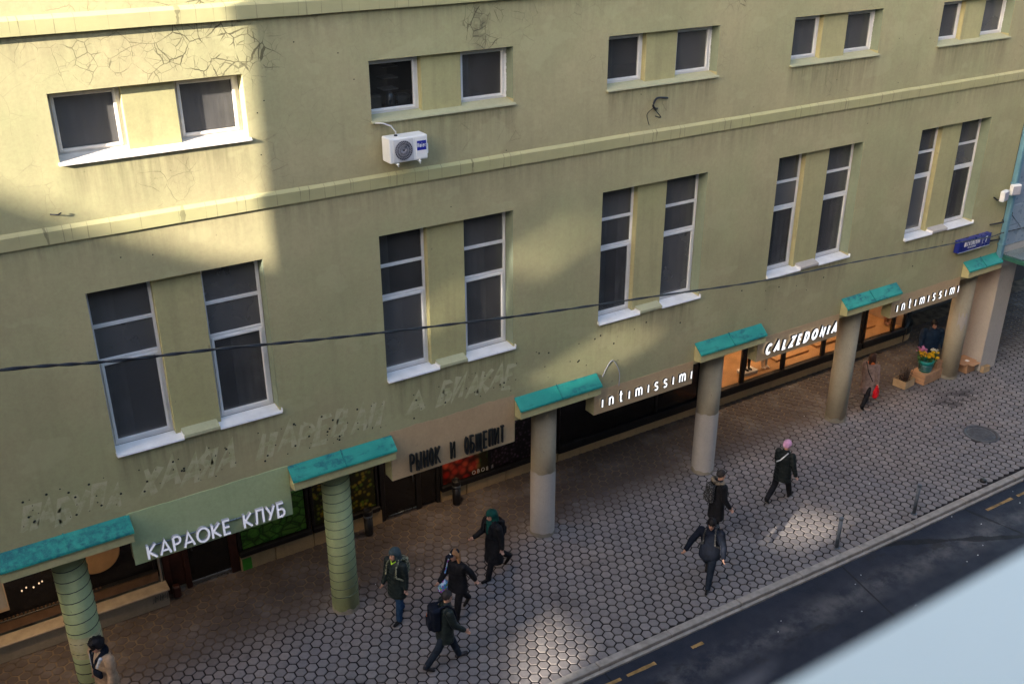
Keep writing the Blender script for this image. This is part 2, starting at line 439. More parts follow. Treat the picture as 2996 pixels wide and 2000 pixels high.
# ------------------------------------------------------------------ stroke lettering (own glyphs)
def arc(cx, cy, rx, ry, a0, a1, k=10):
    return [(cx+rx*math.cos(math.radians(a0+(a1-a0)*i/k)), cy+ry*math.sin(math.radians(a0+(a1-a0)*i/k))) for i in range(k+1)]
def elp(cx, cy, rx, ry, k=20): return arc(cx, cy, rx, ry, 90, 450-360/k, k-1)
GL = {   # width, [(closed, points)]  on a cap height of 1
 'К': (.60, [(0, [(0,0),(0,1)]), (0, [(.55,1),(.07,.5),(.58,0)])]),
 'А': (.72, [(0, [(0,0),(.36,1),(.72,0)]), (0, [(.16,.30),(.56,.30)])]),
 'Р': (.48, [(0, [(0,0),(0,1)]), (0, [(.02,1)]+arc(.24,.74,.24,.26,90,-90)+[(.02,.48)])]),
 'О': (.86, [(1, elp(.43,.5,.43,.5))]),
 'о': (.42, [(1, elp(.21,.5,.21,.5))]),
 'Е': (.46, [(0, [(.46,1),(0,1),(0,0),(.46,0)]), (0, [(.02,.52),(.42,.52)])]),
 'Л': (.66, [(0, [(0,0),(.09,.06),(.15,1),(.62,1),(.62,0)])]),
 'У': (.60, [(0, [(0,1),(.32,.38)]), (0, [(.60,1),(.14,0)])]),
 'Б': (.50, [(0, [(.46,1),(0,1),(0,0),(.26,0)]+arc(.26,.28,.24,.28,-90,90)+[(.02,.56)])]),
 'Ы': (.66, [(0, [(0,1),(0,0),(.18,0)]+arc(.18,.26,.20,.26,-90,90,8)+[(.02,.52)]), (0, [(.60,0),(.60,1)])]),
 'Н': (.46, [(0, [(0,0),(0,1)]), (0, [(.46,0),(.46,1)]), (0, [(.02,.5),(.44,.5)])]),
 'И': (.48, [(0, [(0,1),(0,0),(.48,1),(.48,0)])]),
 'Й': (.52, [(0, [(0,1),(0,0),(.52,1),(.52,0)]), (0, [(.12,1.22),(.26,1.14),(.40,1.22)])]),
 'Щ': (.72, [(0, [(0,1),(0,0),(.62,0),(.62,1)]), (0, [(.31,.02),(.31,1)]), (0, [(.64,0),(.72,0),(.72,-.18)])]),
 'П': (.46, [(0, [(0,0),(0,1),(.46,1),(.46,0)])]),
 'Т': (.50, [(0, [(0,1),(.50,1)]), (0, [(.25,0),(.25,.98)])]),
 'В': (.48, [(0, [(0,0),(0,1),(.22,1)]+arc(.22,.77,.2,.23,90,-90,8)+[(.02,.54)]), (0, [(.22,.54)]+arc(.24,.27,.24,.27,90,-90,8)+[(.02,0)])]),
 'С': (.60, [(0, arc(.34,.5,.34,.5,50,310,14))]),
 '7': (.46, [(0, [(0,1),(.46,1),(.15,0)])]),
 '|': (.05, [(0, [(0,-.3),(0,1.25)])]),
 'Х': (.56, [(0, [(0,1),(.56,0)]), (0, [(.56,1),(0,0)])]),
 'Я': (.50, [(0, [(.5,0),(.5,1),(.22,1)]+arc(.22,.76,.22,.24,90,270,8)+[(.48,.52)]), (0, [(.24,.5),(0,0)])]),
 'ı': (.02, [(0, [(.01,0),(.01,.70)])]),
 'n': (.44, [(0, [(0,0),(0,.70)]), (0, [(.02,.44)]+arc(.22,.46,.22,.24,170,0,8)+[(.44,0)])]),
 't': (.34, [(0, [(.12,.98),(.12,.16),(.18,.02),(.34,.02)]), (0, [(-.04,.68),(.32,.68)])]),
 'm': (.76, [(0, [(0,0),(0,.70)]), (0, [(.02,.46)]+arc(.19,.48,.19,.22,170,0,8)+[(.38,0)]), (0, [(.40,.46)]+arc(.57,.48,.19,.22,170,0,8)+[(.76,0)])]),
 's': (.36, [(0, [(.36,.62),(.26,.70),(.10,.70),(.01,.60),(.02,.46),(.12,.38),(.26,.33),(.36,.24),(.35,.10),(.26,.01),(.10,.0),(0,.09)])]),
 'C': (.66, [(0, arc(.37,.5,.37,.5,42,318,14))]),
 'A': (.76, [(0, [(0,0),(.38,1),(.76,0)]), (0, [(.18,.30),(.58,.30)])]),
 'L': (.46, [(0, [(0,1),(0,0),(.46,0)])]),
 'Z': (.58, [(0, [(0,1),(.58,1),(0,0),(.58,0)])]),
 'E': (.46, [(0, [(.46,1),(0,1),(0,0),(.46,0)]), (0, [(.02,.5),(.42,.5)])]),
 'D': (.62, [(1, [(0,0),(0,1)]+arc(.22,.5,.40,.5,90,-90,12))]),
 'O': (.80, [(1, elp(.40,.5,.40,.5))]),
 'N': (.56, [(0, [(0,0),(0,1),(.56,0),(.56,1)])]),
 'I': (.04, [(0, [(.02,0),(.02,1)])]),
 'H': (.52, [(0, [(0,0),(0,1)]), (0, [(.52,0),(.52,1)]), (0, [(.02,.5),(.5,.5)])]),
 'a': (.40, [(1, elp(.19,.34,.19,.34,14)), (0, [(.40,0),(.40,.70)])]),
 'i': (.03, [(0, [(.01,0),(.01,.68)]), (0, [(.01,.86),(.01,.98)])]),
 'e': (.40, [(0, [(.03,.36),(.40,.36)]+arc(.20,.34,.20,.34,5,315,12))]),
 'r': (.24, [(0, [(0,0),(0,.70)]), (0, [(.02,.48),(.10,.66),(.24,.70)])]),
}
def ribbon(pts, w, closed):
    n = len(pts); L, Rr = [], []
    for i in range(n):
        p = Vector(pts[i])
        a = Vector(pts[(i-1) % n]) if (closed or i > 0) else None
        b = Vector(pts[(i+1) % n]) if (closed or i < n-1) else None
        d1 = (p-a).normalized() if a is not None else None
        d2 = (b-p).normalized() if b is not None else None
        d1 = d1 or d2; d2 = d2 or d1
        n1 = Vector((-d1.y, d1.x)); n2 = Vector((-d2.y, d2.x))
        m = n1+n2
        if m.length < .25: m = n1.copy(); k = 1
        else:
            m.normalize(); k = min(1/max(m.dot(n1), .3), 2.1)
        L.append(p+m*w/2*k); Rr.append(p-m*w/2*k)
    return L, Rr
def letter_mesh(ch, h, w, wide=1.0, shear=0.0, depth=.05, side=0):
    mb = MB(); wd, st = GL[ch]
    for si, (cl, pts) in enumerate(st):
        pts = [(p[0]*h*wide + p[1]*h*shear, p[1]*h) for p in pts]
        L, Rr = ribbon(pts, w, cl)
        n = len(L); yf = -depth - si*.0012; yb = 0.0005*si
        vs = [(q.x, yf, q.y) for q in L]+[(q.x, yf, q.y) for q in Rr]+[(q.x, yb, q.y) for q in L]+[(q.x, yb, q.y) for q in Rr]
        rng = range(n if cl else n-1)
        for i in rng:
            j = (i+1) % n
            mb.m += [0, side, side]; mb.sm += [False]*3
            b = len(mb.v)
            mb.f += [(b+i, b+n+i, b+n+j, b+j), (b+i, b+j, b+2*n+j, b+2*n+i), (b+n+j, b+n+i, b+3*n+i, b+3*n+j)]
        b = len(mb.v)
        if not cl:
            mb.f += [(b, b+2*n, b+3*n, b+n), (b+n-1, b+2*n-1, b+4*n-1, b+3*n-1)]; mb.m += [side, side]; mb.sm += [False]*2
        mb.v += [tuple(v) for v in vs]
    return mb
def letters(txt, x0, x1, z, h, w, y, mats, parent, wide=1.0, shear=0.0, depth=.05, space=.4, gap=None, name='letter', joined=False):
    # widths fitted so that the word spans x0..x1 exactly
    tot = sum((space if c == ' ' else GL[c][0]*wide) for c in txt)*h
    ng = len(txt)-1
    g = ((x1-x0)-tot)/max(ng, 1)
    x = x0; out = []
    acc = MB()
    for c in txt:
        if c == ' ': x += space*h+g; continue
        mb = letter_mesh(c, h, w, wide, shear, depth, 1 if len(mats) > 1 else 0)
        if joined:
            b = len(acc.v)
            acc.v += [(p[0]+x, p[1]+y, p[2]+z) for p in mb.v]; acc.f += [tuple(i+b for i in f) for f in mb.f]; acc.m += mb.m; acc.sm += mb.sm
        else:
            o = obj_of(name, mb.mesh(name, mats), parent); o.location = (x, y, z); out.append(o)
        x += GL[c][0]*wide*h+g
    if joined: return acc.build(name, mats, parent)
    return out

# ================================================================== STRUCTURE
# ---- the ground
def kerb_y(x):
    P = [(-14, -3.05), (6.4, -3.60), (11, -3.71), (15.4, -3.85), (21, -3.93), (45, -4.0)]
    for (a, ya), (b, yb) in zip(P, P[1:]):
        if x <= b: return ya+(yb-ya)*(x-a)/(b-a)
    return -4.0
mb = MB(); mb.add([(-80, 30, -.16), (-80, -16.2, -.16), (120, -16.2, -.16), (120, 30, -.16)], [(0, 1, 2, 3)])
g = mb.build('ground', M['asphalt'], kind='structure')
mb = MB(); mb.add([(-80, -2.9, -.13), (-80, -16.1, -.13), (120, -16.1, -.13), (120, -2.9, -.13)], [(0, 1, 2, 3)])
road = mb.build('road', M['asphalt'], kind='structure')
mb = MB()
xs = [-14+2*i for i in range(31)]
vs = [(x, kerb_y(x)+.02, -.017) for x in xs]+[(x, 7.5, -.017) for x in xs]
mb.add(vs, [(i, i+1, len(xs)+i+1, len(xs)+i) for i in range(len(xs)-1)])
pave = mb.build('pavement', M['joint'], kind='structure')

# hexagonal pavers
S, RO = .2285, .1985
def hexmesh(name, tint, tilt):
    ro = S/math.sqrt(3)*.94
    rad = [(ro-.009, -.03), (ro-.0095, -.008), (ro-.019, 0)]
    mb = MB(); vs = []
    for r, zz in rad:
        for k in range(6):
            a = PI/6+k*PI/3
            vs.append((r*math.cos(a), r*math.sin(a)*RO/(S*.866), zz+r*math.cos(a)*tilt[0]+r*math.sin(a)*tilt[1]))
    fs = [(12, 13, 14, 15, 16, 17)]
    for j in (0, 1):
        for k in range(6): fs.append((j*6+k, j*6+(k+1) % 6, (j+1)*6+(k+1) % 6, (j+1)*6+k))
    return vs, fs
variants = []
for i in range(10):
    tl = (R.uniform(-.02, .02), R.uniform(-.02, .02)); ti = R.random()
    vs, fs = hexmesh('hex_tile', ti, tl)
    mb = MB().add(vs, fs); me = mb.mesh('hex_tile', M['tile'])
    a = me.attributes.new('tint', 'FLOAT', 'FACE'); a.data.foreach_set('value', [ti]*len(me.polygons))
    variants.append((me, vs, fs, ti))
from bpy_extras.object_utils import world_to_camera_view
bpy.context.view_layer.update()
def px(p):
    q = world_to_camera_view(sc, co, Vector(p)); return q.x, 1-q.y, q.z
MAN = (21.87, -2.21)
cells = []
for j in range(-23, 14):
    for i in range(-48, 160):
        x = 6.613+i*S+(S/2 if j % 2 else 0); y = -1.157-j*RO
        if y < kerb_y(x)-.05 or y > 6: continue
        if y > 3.05 and x < 25.2: continue
        if math.hypot(x-MAN[0], y-MAN[1]) < .43: continue
        u, v, d = px((x, y, 0))
        if not (-.25 < u < 1.3 and -.2 < v < 1.2): continue
        inview = 0 < u < 1 and 0 < v < 1
        if y > 3.0 and x > 36: continue
        cells.append(((0 if (inview and y < .9) else 1, d), x, y))
cells.sort(key=lambda c: c[0])
stuffv, stufff, stufft = [], [], []
for k, (_, x, y) in enumerate(cells):
    me, vs, fs, ti = variants[R.randrange(10)]
    dz = R.uniform(-.004, .001) if R.random() > .04 else -.009
    if k < 300:
        o = obj_of('hex_tile', me, pave, (x, y, dz))
    else:
        b = len(stuffv)
        stuffv += [(p[0]+x, p[1]+y, p[2]+dz) for p in vs]; stufff += [tuple(i+b for i in f) for f in fs]; stufft += [ti]*len(fs)
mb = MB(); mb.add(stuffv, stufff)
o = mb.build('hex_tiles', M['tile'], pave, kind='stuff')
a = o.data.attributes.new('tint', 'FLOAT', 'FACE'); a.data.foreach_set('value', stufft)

# kerb stones
kerb = empty('kerb'); kerb['kind'] = 'structure'
x = -8.2
while x < 40:
    L = R.choice((1.9, 1.9, 2.0, 1.8)); x2 = x+L
    ya, yb = kerb_y(x), kerb_y(x2)
    ang = math.atan2(yb-ya, x2-x); T = Matrix.Translation((x, ya, 0)) @ Matrix.Rotation(ang, 4, 'Z')
    MB().bbox(.005, math.hypot(L, yb-ya)-.005, -.17, 0, -.2, .012+R.uniform(-.004, .004), .014, M=T).build('kerb_stone', M['kerb'], kerb)
    x = x2
mb = MB()
for i in range(len(xs)-1):
    a, b = xs[i], xs[i+1]
    mb.add([(a, kerb_y(a)-.17, -.085), (b, kerb_y(b)-.17, -.085), (b, kerb_y(b)-.24, -.088), (a, kerb_y(a)-.24, -.088), (a, kerb_y(a)-.24, -.14), (b, kerb_y(b)-.24, -.14)], [(0, 3, 2, 1), (3, 4, 5, 2)])
mb.build('gutter_edge', M['kerb'], kerb)
# yellow dashes
def dash(x0, y0, x1, y1, w=.085):
    d = Vector((x1-x0, y1-y0)); nrm = Vector((-d.y, d.x)).normalized()*w/2
    mb = MB(); N = 7; vs = []
    for i in range(N+1):
        t = i/N; j = R.uniform(.75, 1.1)
        p = Vector((x0, y0))+d*t
        vs += [(p.x+nrm.x*j, p.y+nrm.y*j, -.126), (p.x-nrm.x*j, p.y-nrm.y*j, -.126)]
    mb.add(vs, [(2*i, 2*i+2, 2*i+3, 2*i+1) for i in range(N)][::1])
    o = mb.build('road_marking', M['yellow'], road)
for q in ((6.95, -4.13, 7.75, -4.16), (7.90, -4.16, 8.60, -4.18), (9.50, -4.24, 9.80, -4.25), (5.6, -4.08, 6.75, -4.12), (18.9, -4.46, 19.9, -4.48), (20.1, -4.49, 21.4, -4.52), (3.6, -4.0, 4.7, -4.04)): dash(*q)
# manhole cover
mh = empty('manhole_cover', (MAN[0], MAN[1], 0), 0, 'round dark iron manhole cover set in the hexagonal paving', 'manhole cover')
MB().lathe([(.48, -.03), (.48, .003), (.46, .007), (.385, .007), (.38, -.012)], n=32).build('rim', plain('iron_rim', (.06, .058, .065), .6, .3, 8, .3), mh)
mb = MB().lathe([(.37, -.04), (.37, -.006), (.35, 0)], n=32)
for i in range(-4, 5):
    for j in range(-4, 5):
        if math.hypot(i, j) < 4.3: mb.bbox(i*.075-.024, i*.075+.024, j*.075-.024, j*.075+.024, -.002, .008, .005)
mb.build('lid', plain('cast_iron', (.075, .075, .085), .5, .3, 8, .3), mh)

# ---- green building
BX0, BX1, BTOP = -16.0, 24.42, 17.0
bld = empty('green_building', (0, 0, 0), 0, 'olive plastered building with paired windows over a shop arcade on round columns', 'building')
holes = []
for k in range(-3, 5):
    holes.append((.05+5*k, 2.90+5*k, 5.33, 8.25, 'win'))
    holes.append((.05+5*k, 2.90+5*k, 10.28, 11.31, 'win'))
    holes.append((.05+5*k, 2.90+5*k, 13.9, 16.2, 'win'))
    x1 = min(5.03+5*k, BX1) if k < 4 else BX1
    holes.append((2.935+5*k, x1, 3.10, 3.60, 'console'))
def wallgrid(holes, x0, x1, z0, z1, y0, depth):
    XS = sorted({x0, x1} | {v for h in holes for v in h[:2] if x0 < v < x1})
    ZS = sorted({z0, z1} | {v for h in holes for v in h[2:4]})
    def solid(i, j):
        if i < 0 or j < 0 or i >= len(XS)-1 or j >= len(ZS)-1: return False
        cx, cz = (XS[i]+XS[i+1])/2, (ZS[j]+ZS[j+1])/2
        return not any(h[0] < cx < h[1] and h[2] < cz < h[3] for h in holes)
    vi = {}; mb = MB()
    def V(x, y, z):
        k = (round(x, 4), round(y, 4), round(z, 4))
        if k not in vi: vi[k] = len(mb.v); mb.v.append(k)
        return vi[k]
    def F(*p): mb.f.append(tuple(V(*q) for q in p)); mb.m.append(0); mb.sm.append(False)
    ya, yb = y0, y0+depth
    for i in range(len(XS)-1):
        for j in range(len(ZS)-1):
            if not solid(i, j): continue
            a, b, c, d = XS[i], XS[i+1], ZS[j], ZS[j+1]
            F((a, ya, c), (b, ya, c), (b, ya, d), (a, ya, d))
            F((a, yb, c), (a, yb, d), (b, yb, d), (b, yb, c))
            if not solid(i-1, j): F((a, ya, c), (a, ya, d), (a, yb, d), (a, yb, c))
            if not solid(i+1, j): F((b, ya, c), (b, yb, c), (b, yb, d), (b, ya, d))
            if not solid(i, j-1): F((a, ya, c), (a, yb, c), (b, yb, c), (b, ya, c))
            if not solid(i, j+1): F((a, ya, d), (b, ya, d), (b, yb, d), (a, yb, d))
    return mb
wallgrid(holes, BX0, BX1, 3.10, BTOP, 0, .30).build('wall', M['wall'], bld)
MB().box(BX0, BX1, .30, 12, 3.62, 3.75).build('arcade_ceiling', plain('soffit_plaster', (.20, .18, .14), .9, .1, 2, .1), bld)
MB().box(BX0, BX1, .0, 12, BTOP, BTOP+.3).build('roof', M['stone'], bld)
# string courses: a small bevelled ledge, its lower edge casts a thin shade
def course(z0, z1, p):
    mb = MB()
    prof = [(0, z0-.015), (-p, z0), (-p-.012, z1-.03), (-p+.015, z1), (0, z1+.025)]
    X = [BX0+i*.8 for i in range(int((BX1-BX0)/.8)+1)]+[BX1]
    vs = []
    for x in X:
        for (y, zz) in prof: vs.append((x, y+mnoise.noise((x*1.3, zz, 0))*.007, zz+mnoise.noise((x*.9, 5, zz))*.008))
    fs = []
    for i in range(len(X)-1):
        for k in range(4): fs.append((i*5+k, (i+1)*5+k, (i+1)*5+k+1, i*5+k+1)[::1])
    mb.add(vs, fs); mb.f.append((0, 1, 2, 3, 4)); mb.m.append(0); mb.sm.append(False)
    return mb.build('string_course', M['band'], bld)
course(9.13, 9.36, .045)
course(12.13, 12.36, .09)

# ---- windows
def frame_bars(x0, x1, z0, z1, yf, bars, sash, t=.055, dp=.06):
    mb = MB()
    mb.bbox(x0, x0+t, yf, yf+dp, z0, z1, .006)
    mb.bbox(x1-t, x1, yf, yf+dp, z0, z1, .006)
    mb.bbox(x0+t, x1-t, yf+.002, yf+dp, z1-t, z1, .006)
    mb.bbox(x0+t, x1-t, yf+.002, yf+dp, z0, z0+t, .006)
    for b in bars: mb.bbox(x0+t, x1-t, yf+.001, yf+dp, b-.032, b+.032, .006)
    for (a, b) in sash:       # opening sash: a second, stepped frame
        s = .05; q0, q1 = x0+t, x1-t
        mb.bbox(q0, q0+s, yf-.018, yf+dp-.02, a, b, .007); mb.bbox(q1-s, q1, yf-.018, yf+dp-.02, a, b, .007)
        mb.bbox(q0+s, q1-s, yf-.016, yf+dp-.02, b-s, b, .007); mb.bbox(q0+s, q1-s, yf-.016, yf+dp-.02, a, a+s, .007)
    return mb
def pane(x0, x1, z0, z1, y, mat, par):
    return MB().box(x0, x1, y, y+.012, z0, z1).build('pane', mat, par)
def lower_window(xa, xb, fm):
    wn = frame_bars(xa, xb, 5.375, 8.25, .27, [7.555, 6.945], [(5.43, 6.913)]).build('window', fm, bld)
    pane(xa+.05, xb-.05, 7.58, 8.20, .30, M['glass'], wn)
    pane(xa+.05, xb-.05, 6.97, 7.53, .30, M['glass'], wn)
    pane(xa+.10, xb-.10, 5.475, 6.87, .285, M['glass'], wn)
    return wn
def upper_window(xa, xb, fm, gl='glass'):
    wn = frame_bars(xa, xb, 10.345, 11.31, .25, [], [(10.40, 11.255)]).build('window', fm, bld)
    pane(xa+.10, xb-.10, 10.445, 11.21, .268, M[gl], wn)
    return wn
def sill_white(xa, xb, par):
    mb = MB()
    zs = [(.26, 5.378), (-.055, 5.345), (-.062, 5.315)]
    vs = []
    for y, zz in zs: vs += [(xa, y, zz), (xb, y, zz)]
    vs += [(xa, -.058, 5.312), (xb, -.058, 5.312), (xa, .26, 5.345), (xb, .26, 5.345)]
    mb.add(vs, [(0, 2, 3, 1), (2, 4, 5, 3), (4, 6, 7, 5), (6, 8, 9, 7), (0, 8, 6, 4, 2), (1, 3, 5, 7, 9), (0, 1, 9, 8)])
    # turned-up ends against the reveals
    mb.box(xb, xb+.012, -.05, .26, 5.335, 5.40); mb.box(xa-.012, xa, -.05, .26, 5.335, 5.40)
    return mb.build('sill', M['sill'], par)
for k in range(-2, 5):
    X = 5*k
    old = k == 0
    # recessed pier between the pair, and the room behind
    MB().bbox(X+1.08, X+1.875, .14, .40, 5.33, 8.25, .006).build('pier', M['wall2'], bld)
    MB().bbox(X+1.08, X+1.875, .125, .38, 10.30, 11.31, .006).build('pier', M['wall2'], bld)
    mb = MB(); mb.prism([(.135, 5.45), (-.055, 5.39), (-.06, 5.335), (.135, 5.332)], X+1.17, X+1.795, 'x')
    mb.build('pier_ledge', M['ledgepaint' if k < 3 else 'grey'], bld)
    mb = MB(); mb.prism([(.24, 10.372), (-.06, 10.30), (-.065, 10.275), (.24, 10.285)], X+.03, X+2.93, 'x')
    mb.build('upper_sill', M['ledgepaint'] if k else M['upvc_dirty'], bld)
    for s, (a, b) in enumerate(((X+.055, X+1.09), (X+1.87, X+2.895))):
        wn = lower_window(a, b-.006*s, M['upvc'])
        sill_white(a+.0 if s == 0 else X+1.80, X+1.165 if s == 0 else X+2.93, wn)
        wu = upper_window(a+.0, b+(.0 if s else -.005), M['upvc'] if k else M['upvc_dirty'], 'clearglass' if k == 1 and s == 0 else 'glass')
        if s == 1 and k > 0:   # mounting foam beside the frame
            mbf = MB(); 
            for q in range(16): mbf.ell((b-.012+R.uniform(-.008, .008), .245, 10.40+q*.056), (.022, .02, .04), 6, 4)
            mbf.build('mounting_foam', M['sill'], wu)
    MB().box(X+2.894, X+2.8995, .004, .268, 5.41, 8.247).build('reveal_facing', M['reveal'], bld)  # darker grey-green facing on the right-hand reveals
    if k: MB().box(X+2.894, X+2.8995, .004, .248, 10.38, 11.307).build('reveal_facing', M['reveal'], bld)
    for (z0, z1) in ((5.3, 8.3), (10.28, 11.35)):
        mb = MB(); mb.add([(X+.0, .32, z0), (X+2.95, .32, z0), (X+2.95, 2.2, z0), (X+.0, 2.2, z0), (X+.0, .32, z1), (X+2.95, .32, z1), (X+2.95, 2.2, z1), (X+.0, 2.2, z1)],
            [(0, 1, 2, 3), (4, 7, 6, 5), (2, 6, 7, 3), (1, 5, 6, 2), (3, 7, 4, 0)])
        mb.build('room_interior', M['dark'], bld)
def curtain(x0, x1, z0, z1, y=.42, mat='curtain', amp=.02):
    N = max(4, int((x1-x0)/.035)); vs = []
    for i in range(N+1):
        x = x0+(x1-x0)*i/N; yy = y+amp*math.sin(i*1.5)+R.uniform(-.004, .004)
        vs += [(x, yy, z0), (x, yy, z1)]
    mb = MB(); mb.add(vs, [(2*i, 2*i+2, 2*i+3, 2*i+1) for i in range(N)], 0, True)
    return mb.build('curtain', M[mat], bld)
curtain(5.14, 5.62, 5.4, 6.95, .36)
MB().bbox(5.1, 5.95, 1.2, 1.25, 10.3, 11.3, .01).build('cupboard', M['room_wall'], bld)
for zz in (10.6, 10.8, 11.0): MB().bbox(5.72, 6.02, .9, 1.18, zz, zz+.02, .004).build('shelf', M['white'], bld)
curtain(7.0, 7.16, 10.36, 11.25, .36)
curtain(2.0, 2.8, 10.36, 11.2, .36)
curtain(.2, 1.0, 10.36, 11.2, .62, 'room_wall')
for a, b in ((.15, .5), (2.3, 2.85), (6.9, 7.5), (5.1, 5.4), (12.0, 12.3), (16.9, 17.2), (10.1, 10.5), (12.55, 12.85), (15.6, 16.05), (17.5, 17.85), (20.1, 20.6), (22.0, 22.4), (10.8, 11.05)): curtain(a, b, 5.4, 8.2, .42)
for a, b in ((.12, .98), (6.95, 7.3), (11.95, 12.3), (16.95, 17.4), (10.2, 10.55), (15.3, 15.9), (21.9, 22.6), (20.1, 20.7)): curtain(a, b, 10.36, 11.3, .5, 'room_wall')
# things on the office window board of the second upper window
t = empty('kettle', (5.62, .44, 10.40), 0, 'silver kettle standing on the inside window board above the air conditioner', 'kettle')
MB().lathe([(.075, 0), (.085, .03), (.075, .2), (.05, .26), (.02, .28)], n=16).build('body', M['chrome'], t)
MB().tube([(.07, 0, .22), (.15, 0, .2), (.14, 0, .08), (.08, 0, .05)], .012, 6).build('handle', M['black'], t)
t = MB().bbox(5.75, 6.02, .42, .66, 10.34, 10.60, .02).build('toaster', M['chrome']); tag(t, 'metal box appliance beside the kettle inside the upper window', 'appliance')
t = MB().bbox(5.2, 5.5, .5, .8, 10.34, 10.62, .03).build('paper_bag', M['room_wall']); tag(t, 'brown paper bag on the window board inside the upper window', 'bag')

# ---- consoles with copper caps, columns, painted fascia
for k in range(-3, 5):
    x0, x1 = 2.94+5*k, 5.04+5*k
    if k == 4: x1 = BX1+.03
    cm = M['wall2']
    mb = MB(); mb.prism([(-.002, 4.10), (-.215, 3.925), (-.235, 3.735), (-.012, 3.70), (.29, 3.605), (.29, 3.70), (-.002, 3.72)][:4] + [(-.002, 3.70)], x0, x1, 'x')
    con = mb.build('console', cm, bld)
    # two sheets with a raised seam, overhanging the console a little
    xm = (x0+x1)/2
    for a, b in ((x0-.02, xm-.012), (xm+.012, x1+.02)):
        mb = MB(); mb.prism([(-.003, 4.155), (-.245, 3.955), (-.258, 3.915), (-.244, 3.913), (-.232, 3.94), (-.003, 4.128)], a, b, 'x')
        mb.build('copper_cap', M['copper'][{-1: 0, 0: 2, 1: 1, 2: 2, 3: 2, 4: 1}.get(k, 0)], con)
    mb = MB(); mb.prism([(-.003, 4.175), (-.25, 3.97), (-.262, 3.915), (-.24, 3.93), (-.003, 4.13)], xm-.012, xm+.012, 'x')
    mb.build('seam', M['copper'][0], con)
    # column
    cx = 4.04+5.025*k; cy = .56; r = .285
    col = empty('column', (cx, cy, 0)); col.parent = bld
    if k <= 0:
        MB().lathe([(r, 0), (r, 3.62)], n=32).build('shaft', M['green'], col)
        pts = []; turns = 15 if k == 0 else 14
        for i in range(turns*16+1):
            a = 2*PI*i/16; pts.append((( r+.003)*math.cos(a), (r+.003)*math.sin(a), .3+3.2*i/(turns*16)))
        MB().tube(pts, .009, 5).build('spiral_cord', plain('grey_green_cord', (.10, .14, .10), .8, .2, 20, .1) if k == 0 else bpy.data.materials['grey_green_cord'] if 'grey_green_cord' in bpy.data.materials else M['cable'], col)
        if k == -1:
            mb = MB(); mb.lathe([(r+.004, 1.25), (r+.006, 1.26), (r+.006, 1.72), (r+.004, 1.73)], n=32)
            mb.build('pale_patch', M['ghost'], col)
    else:
        top = {1: 1.72, 2: 1.75, 3: 1.6, 4: 1.2}[k]
        if k in (1, 2):
            n_ = 32; mb = MB()      # paler repainted lower shaft with a wavering edge
            mb.lathe([(r, 1.2), (r, 3.62)], n=32); mb.build('shaft', M['colpaint'], col)
            vs = []
            for i in range(n_):
                a = 2*PI*i/n_; e = top+.10*mnoise.noise((math.cos(a)*2+k*5, math.sin(a)*2, 0))
                vs += [((r+.006)*math.cos(a), (r+.006)*math.sin(a), 0), ((r+.006)*math.cos(a), (r+.006)*math.sin(a), e), (r*.9*math.cos(a), r*.9*math.sin(a), e)]
            mb = MB(); mb.add(vs, [(3*i, 3*((i+1) % n_), 3*((i+1) % n_)+1, 3*i+1) for i in range(n_)]+[(3*i+1, 3*((i+1) % n_)+1, 3*((i+1) % n_)+2, 3*i+2) for i in range(n_)], 0, False)
            mb.build('repainted_base', M['grey'], col)
        else:
            MB().lathe([(r, 0), (r, 3.62)], n=32).build('shaft', M['colpaint'], col)
            mb = MB(); n_ = 10; vs = []
            for i in range(n_+1):
                a = math.radians(-150+ (60 if k == 4 else 30)*i/n_ + (0 if k == 4 else 85))
                e0, e1 = (1.75+.12*math.sin(i), 2.15+.1*math.cos(i*1.7)) if k == 4 else (0.02, 1.62+.03*math.sin(i*2))
                vs += [((r+.005)*math.cos(a), (r+.005)*math.sin(a), e0), ((r+.005)*math.cos(a), (r+.005)*math.sin(a), e1)]
            mb.add(vs, [(2*i, 2*i+2, 2*i+3, 2*i+1) for i in range(n_)])
            mb.build('pale_patch', M['grey'], col)
    mb = MB(); vs = []; n_ = 28
    for i in range(n_):
        a = 2*PI*i/n_; e = .10+.09*mnoise.noise((math.cos(a)*2.5, math.sin(a)*2.5, k*3)); rr = r+.0085
        vs += [(rr*math.cos(a), rr*math.sin(a), 0), (rr*math.cos(a), rr*math.sin(a), e), (r*.95*math.cos(a), r*.95*math.sin(a), e+.004)]
    mb.add(vs, [(3*i, 3*((i+1) % n_), 3*((i+1) % n_)+1, 3*i+1) for i in range(n_)]+[(3*i+1, 3*((i+1) % n_)+1, 3*((i+1) % n_)+2, 3*i+2) for i in range(n_)])
    mb.build('splash_dirt', M['stone'], col)
# painted fascias (thin coats standing 4 mm off the plaster)
def coat(name, mat, x0, x1, z0, ztop, rag, y=-.004):
    N = 40; vs = []
    for i in range(N+1):
        x = x0+(x1-x0)*i/N
        e = ztop+rag*(mnoise.noise((x*1.7, 3, 0))+.5*mnoise.noise((x*6, 1, 0)))
        vs += [(x, y, z0), (x, y, e), (x, 0, e)]
    mb = MB(); mb.add(vs, [(3*i, 3*i+3, 3*i+4, 3*i+1) for i in range(N)]+[(3*i+1, 3*i+4, 3*i+5, 3*i+2) for i in range(N)])
    return mb.build(name, mat, bld)
coat('painted_fascia', M['green'], .01, 2.925, 3.098, 4.17, .02, -.012)
coat('painted_fascia', M['tan'], 5.035, 7.925, 3.098, 4.22, .05)
coat('painted_fascia', M['tan'], 10.035, 12.925, 3.098, 3.70, .025)
coat('painted_fascia', M['tan'], 15.035, 17.925, 3.098, 3.74, .02)
coat('painted_fascia', M['tan'], 20.035, 22.915, 3.098, 3.72, .02)
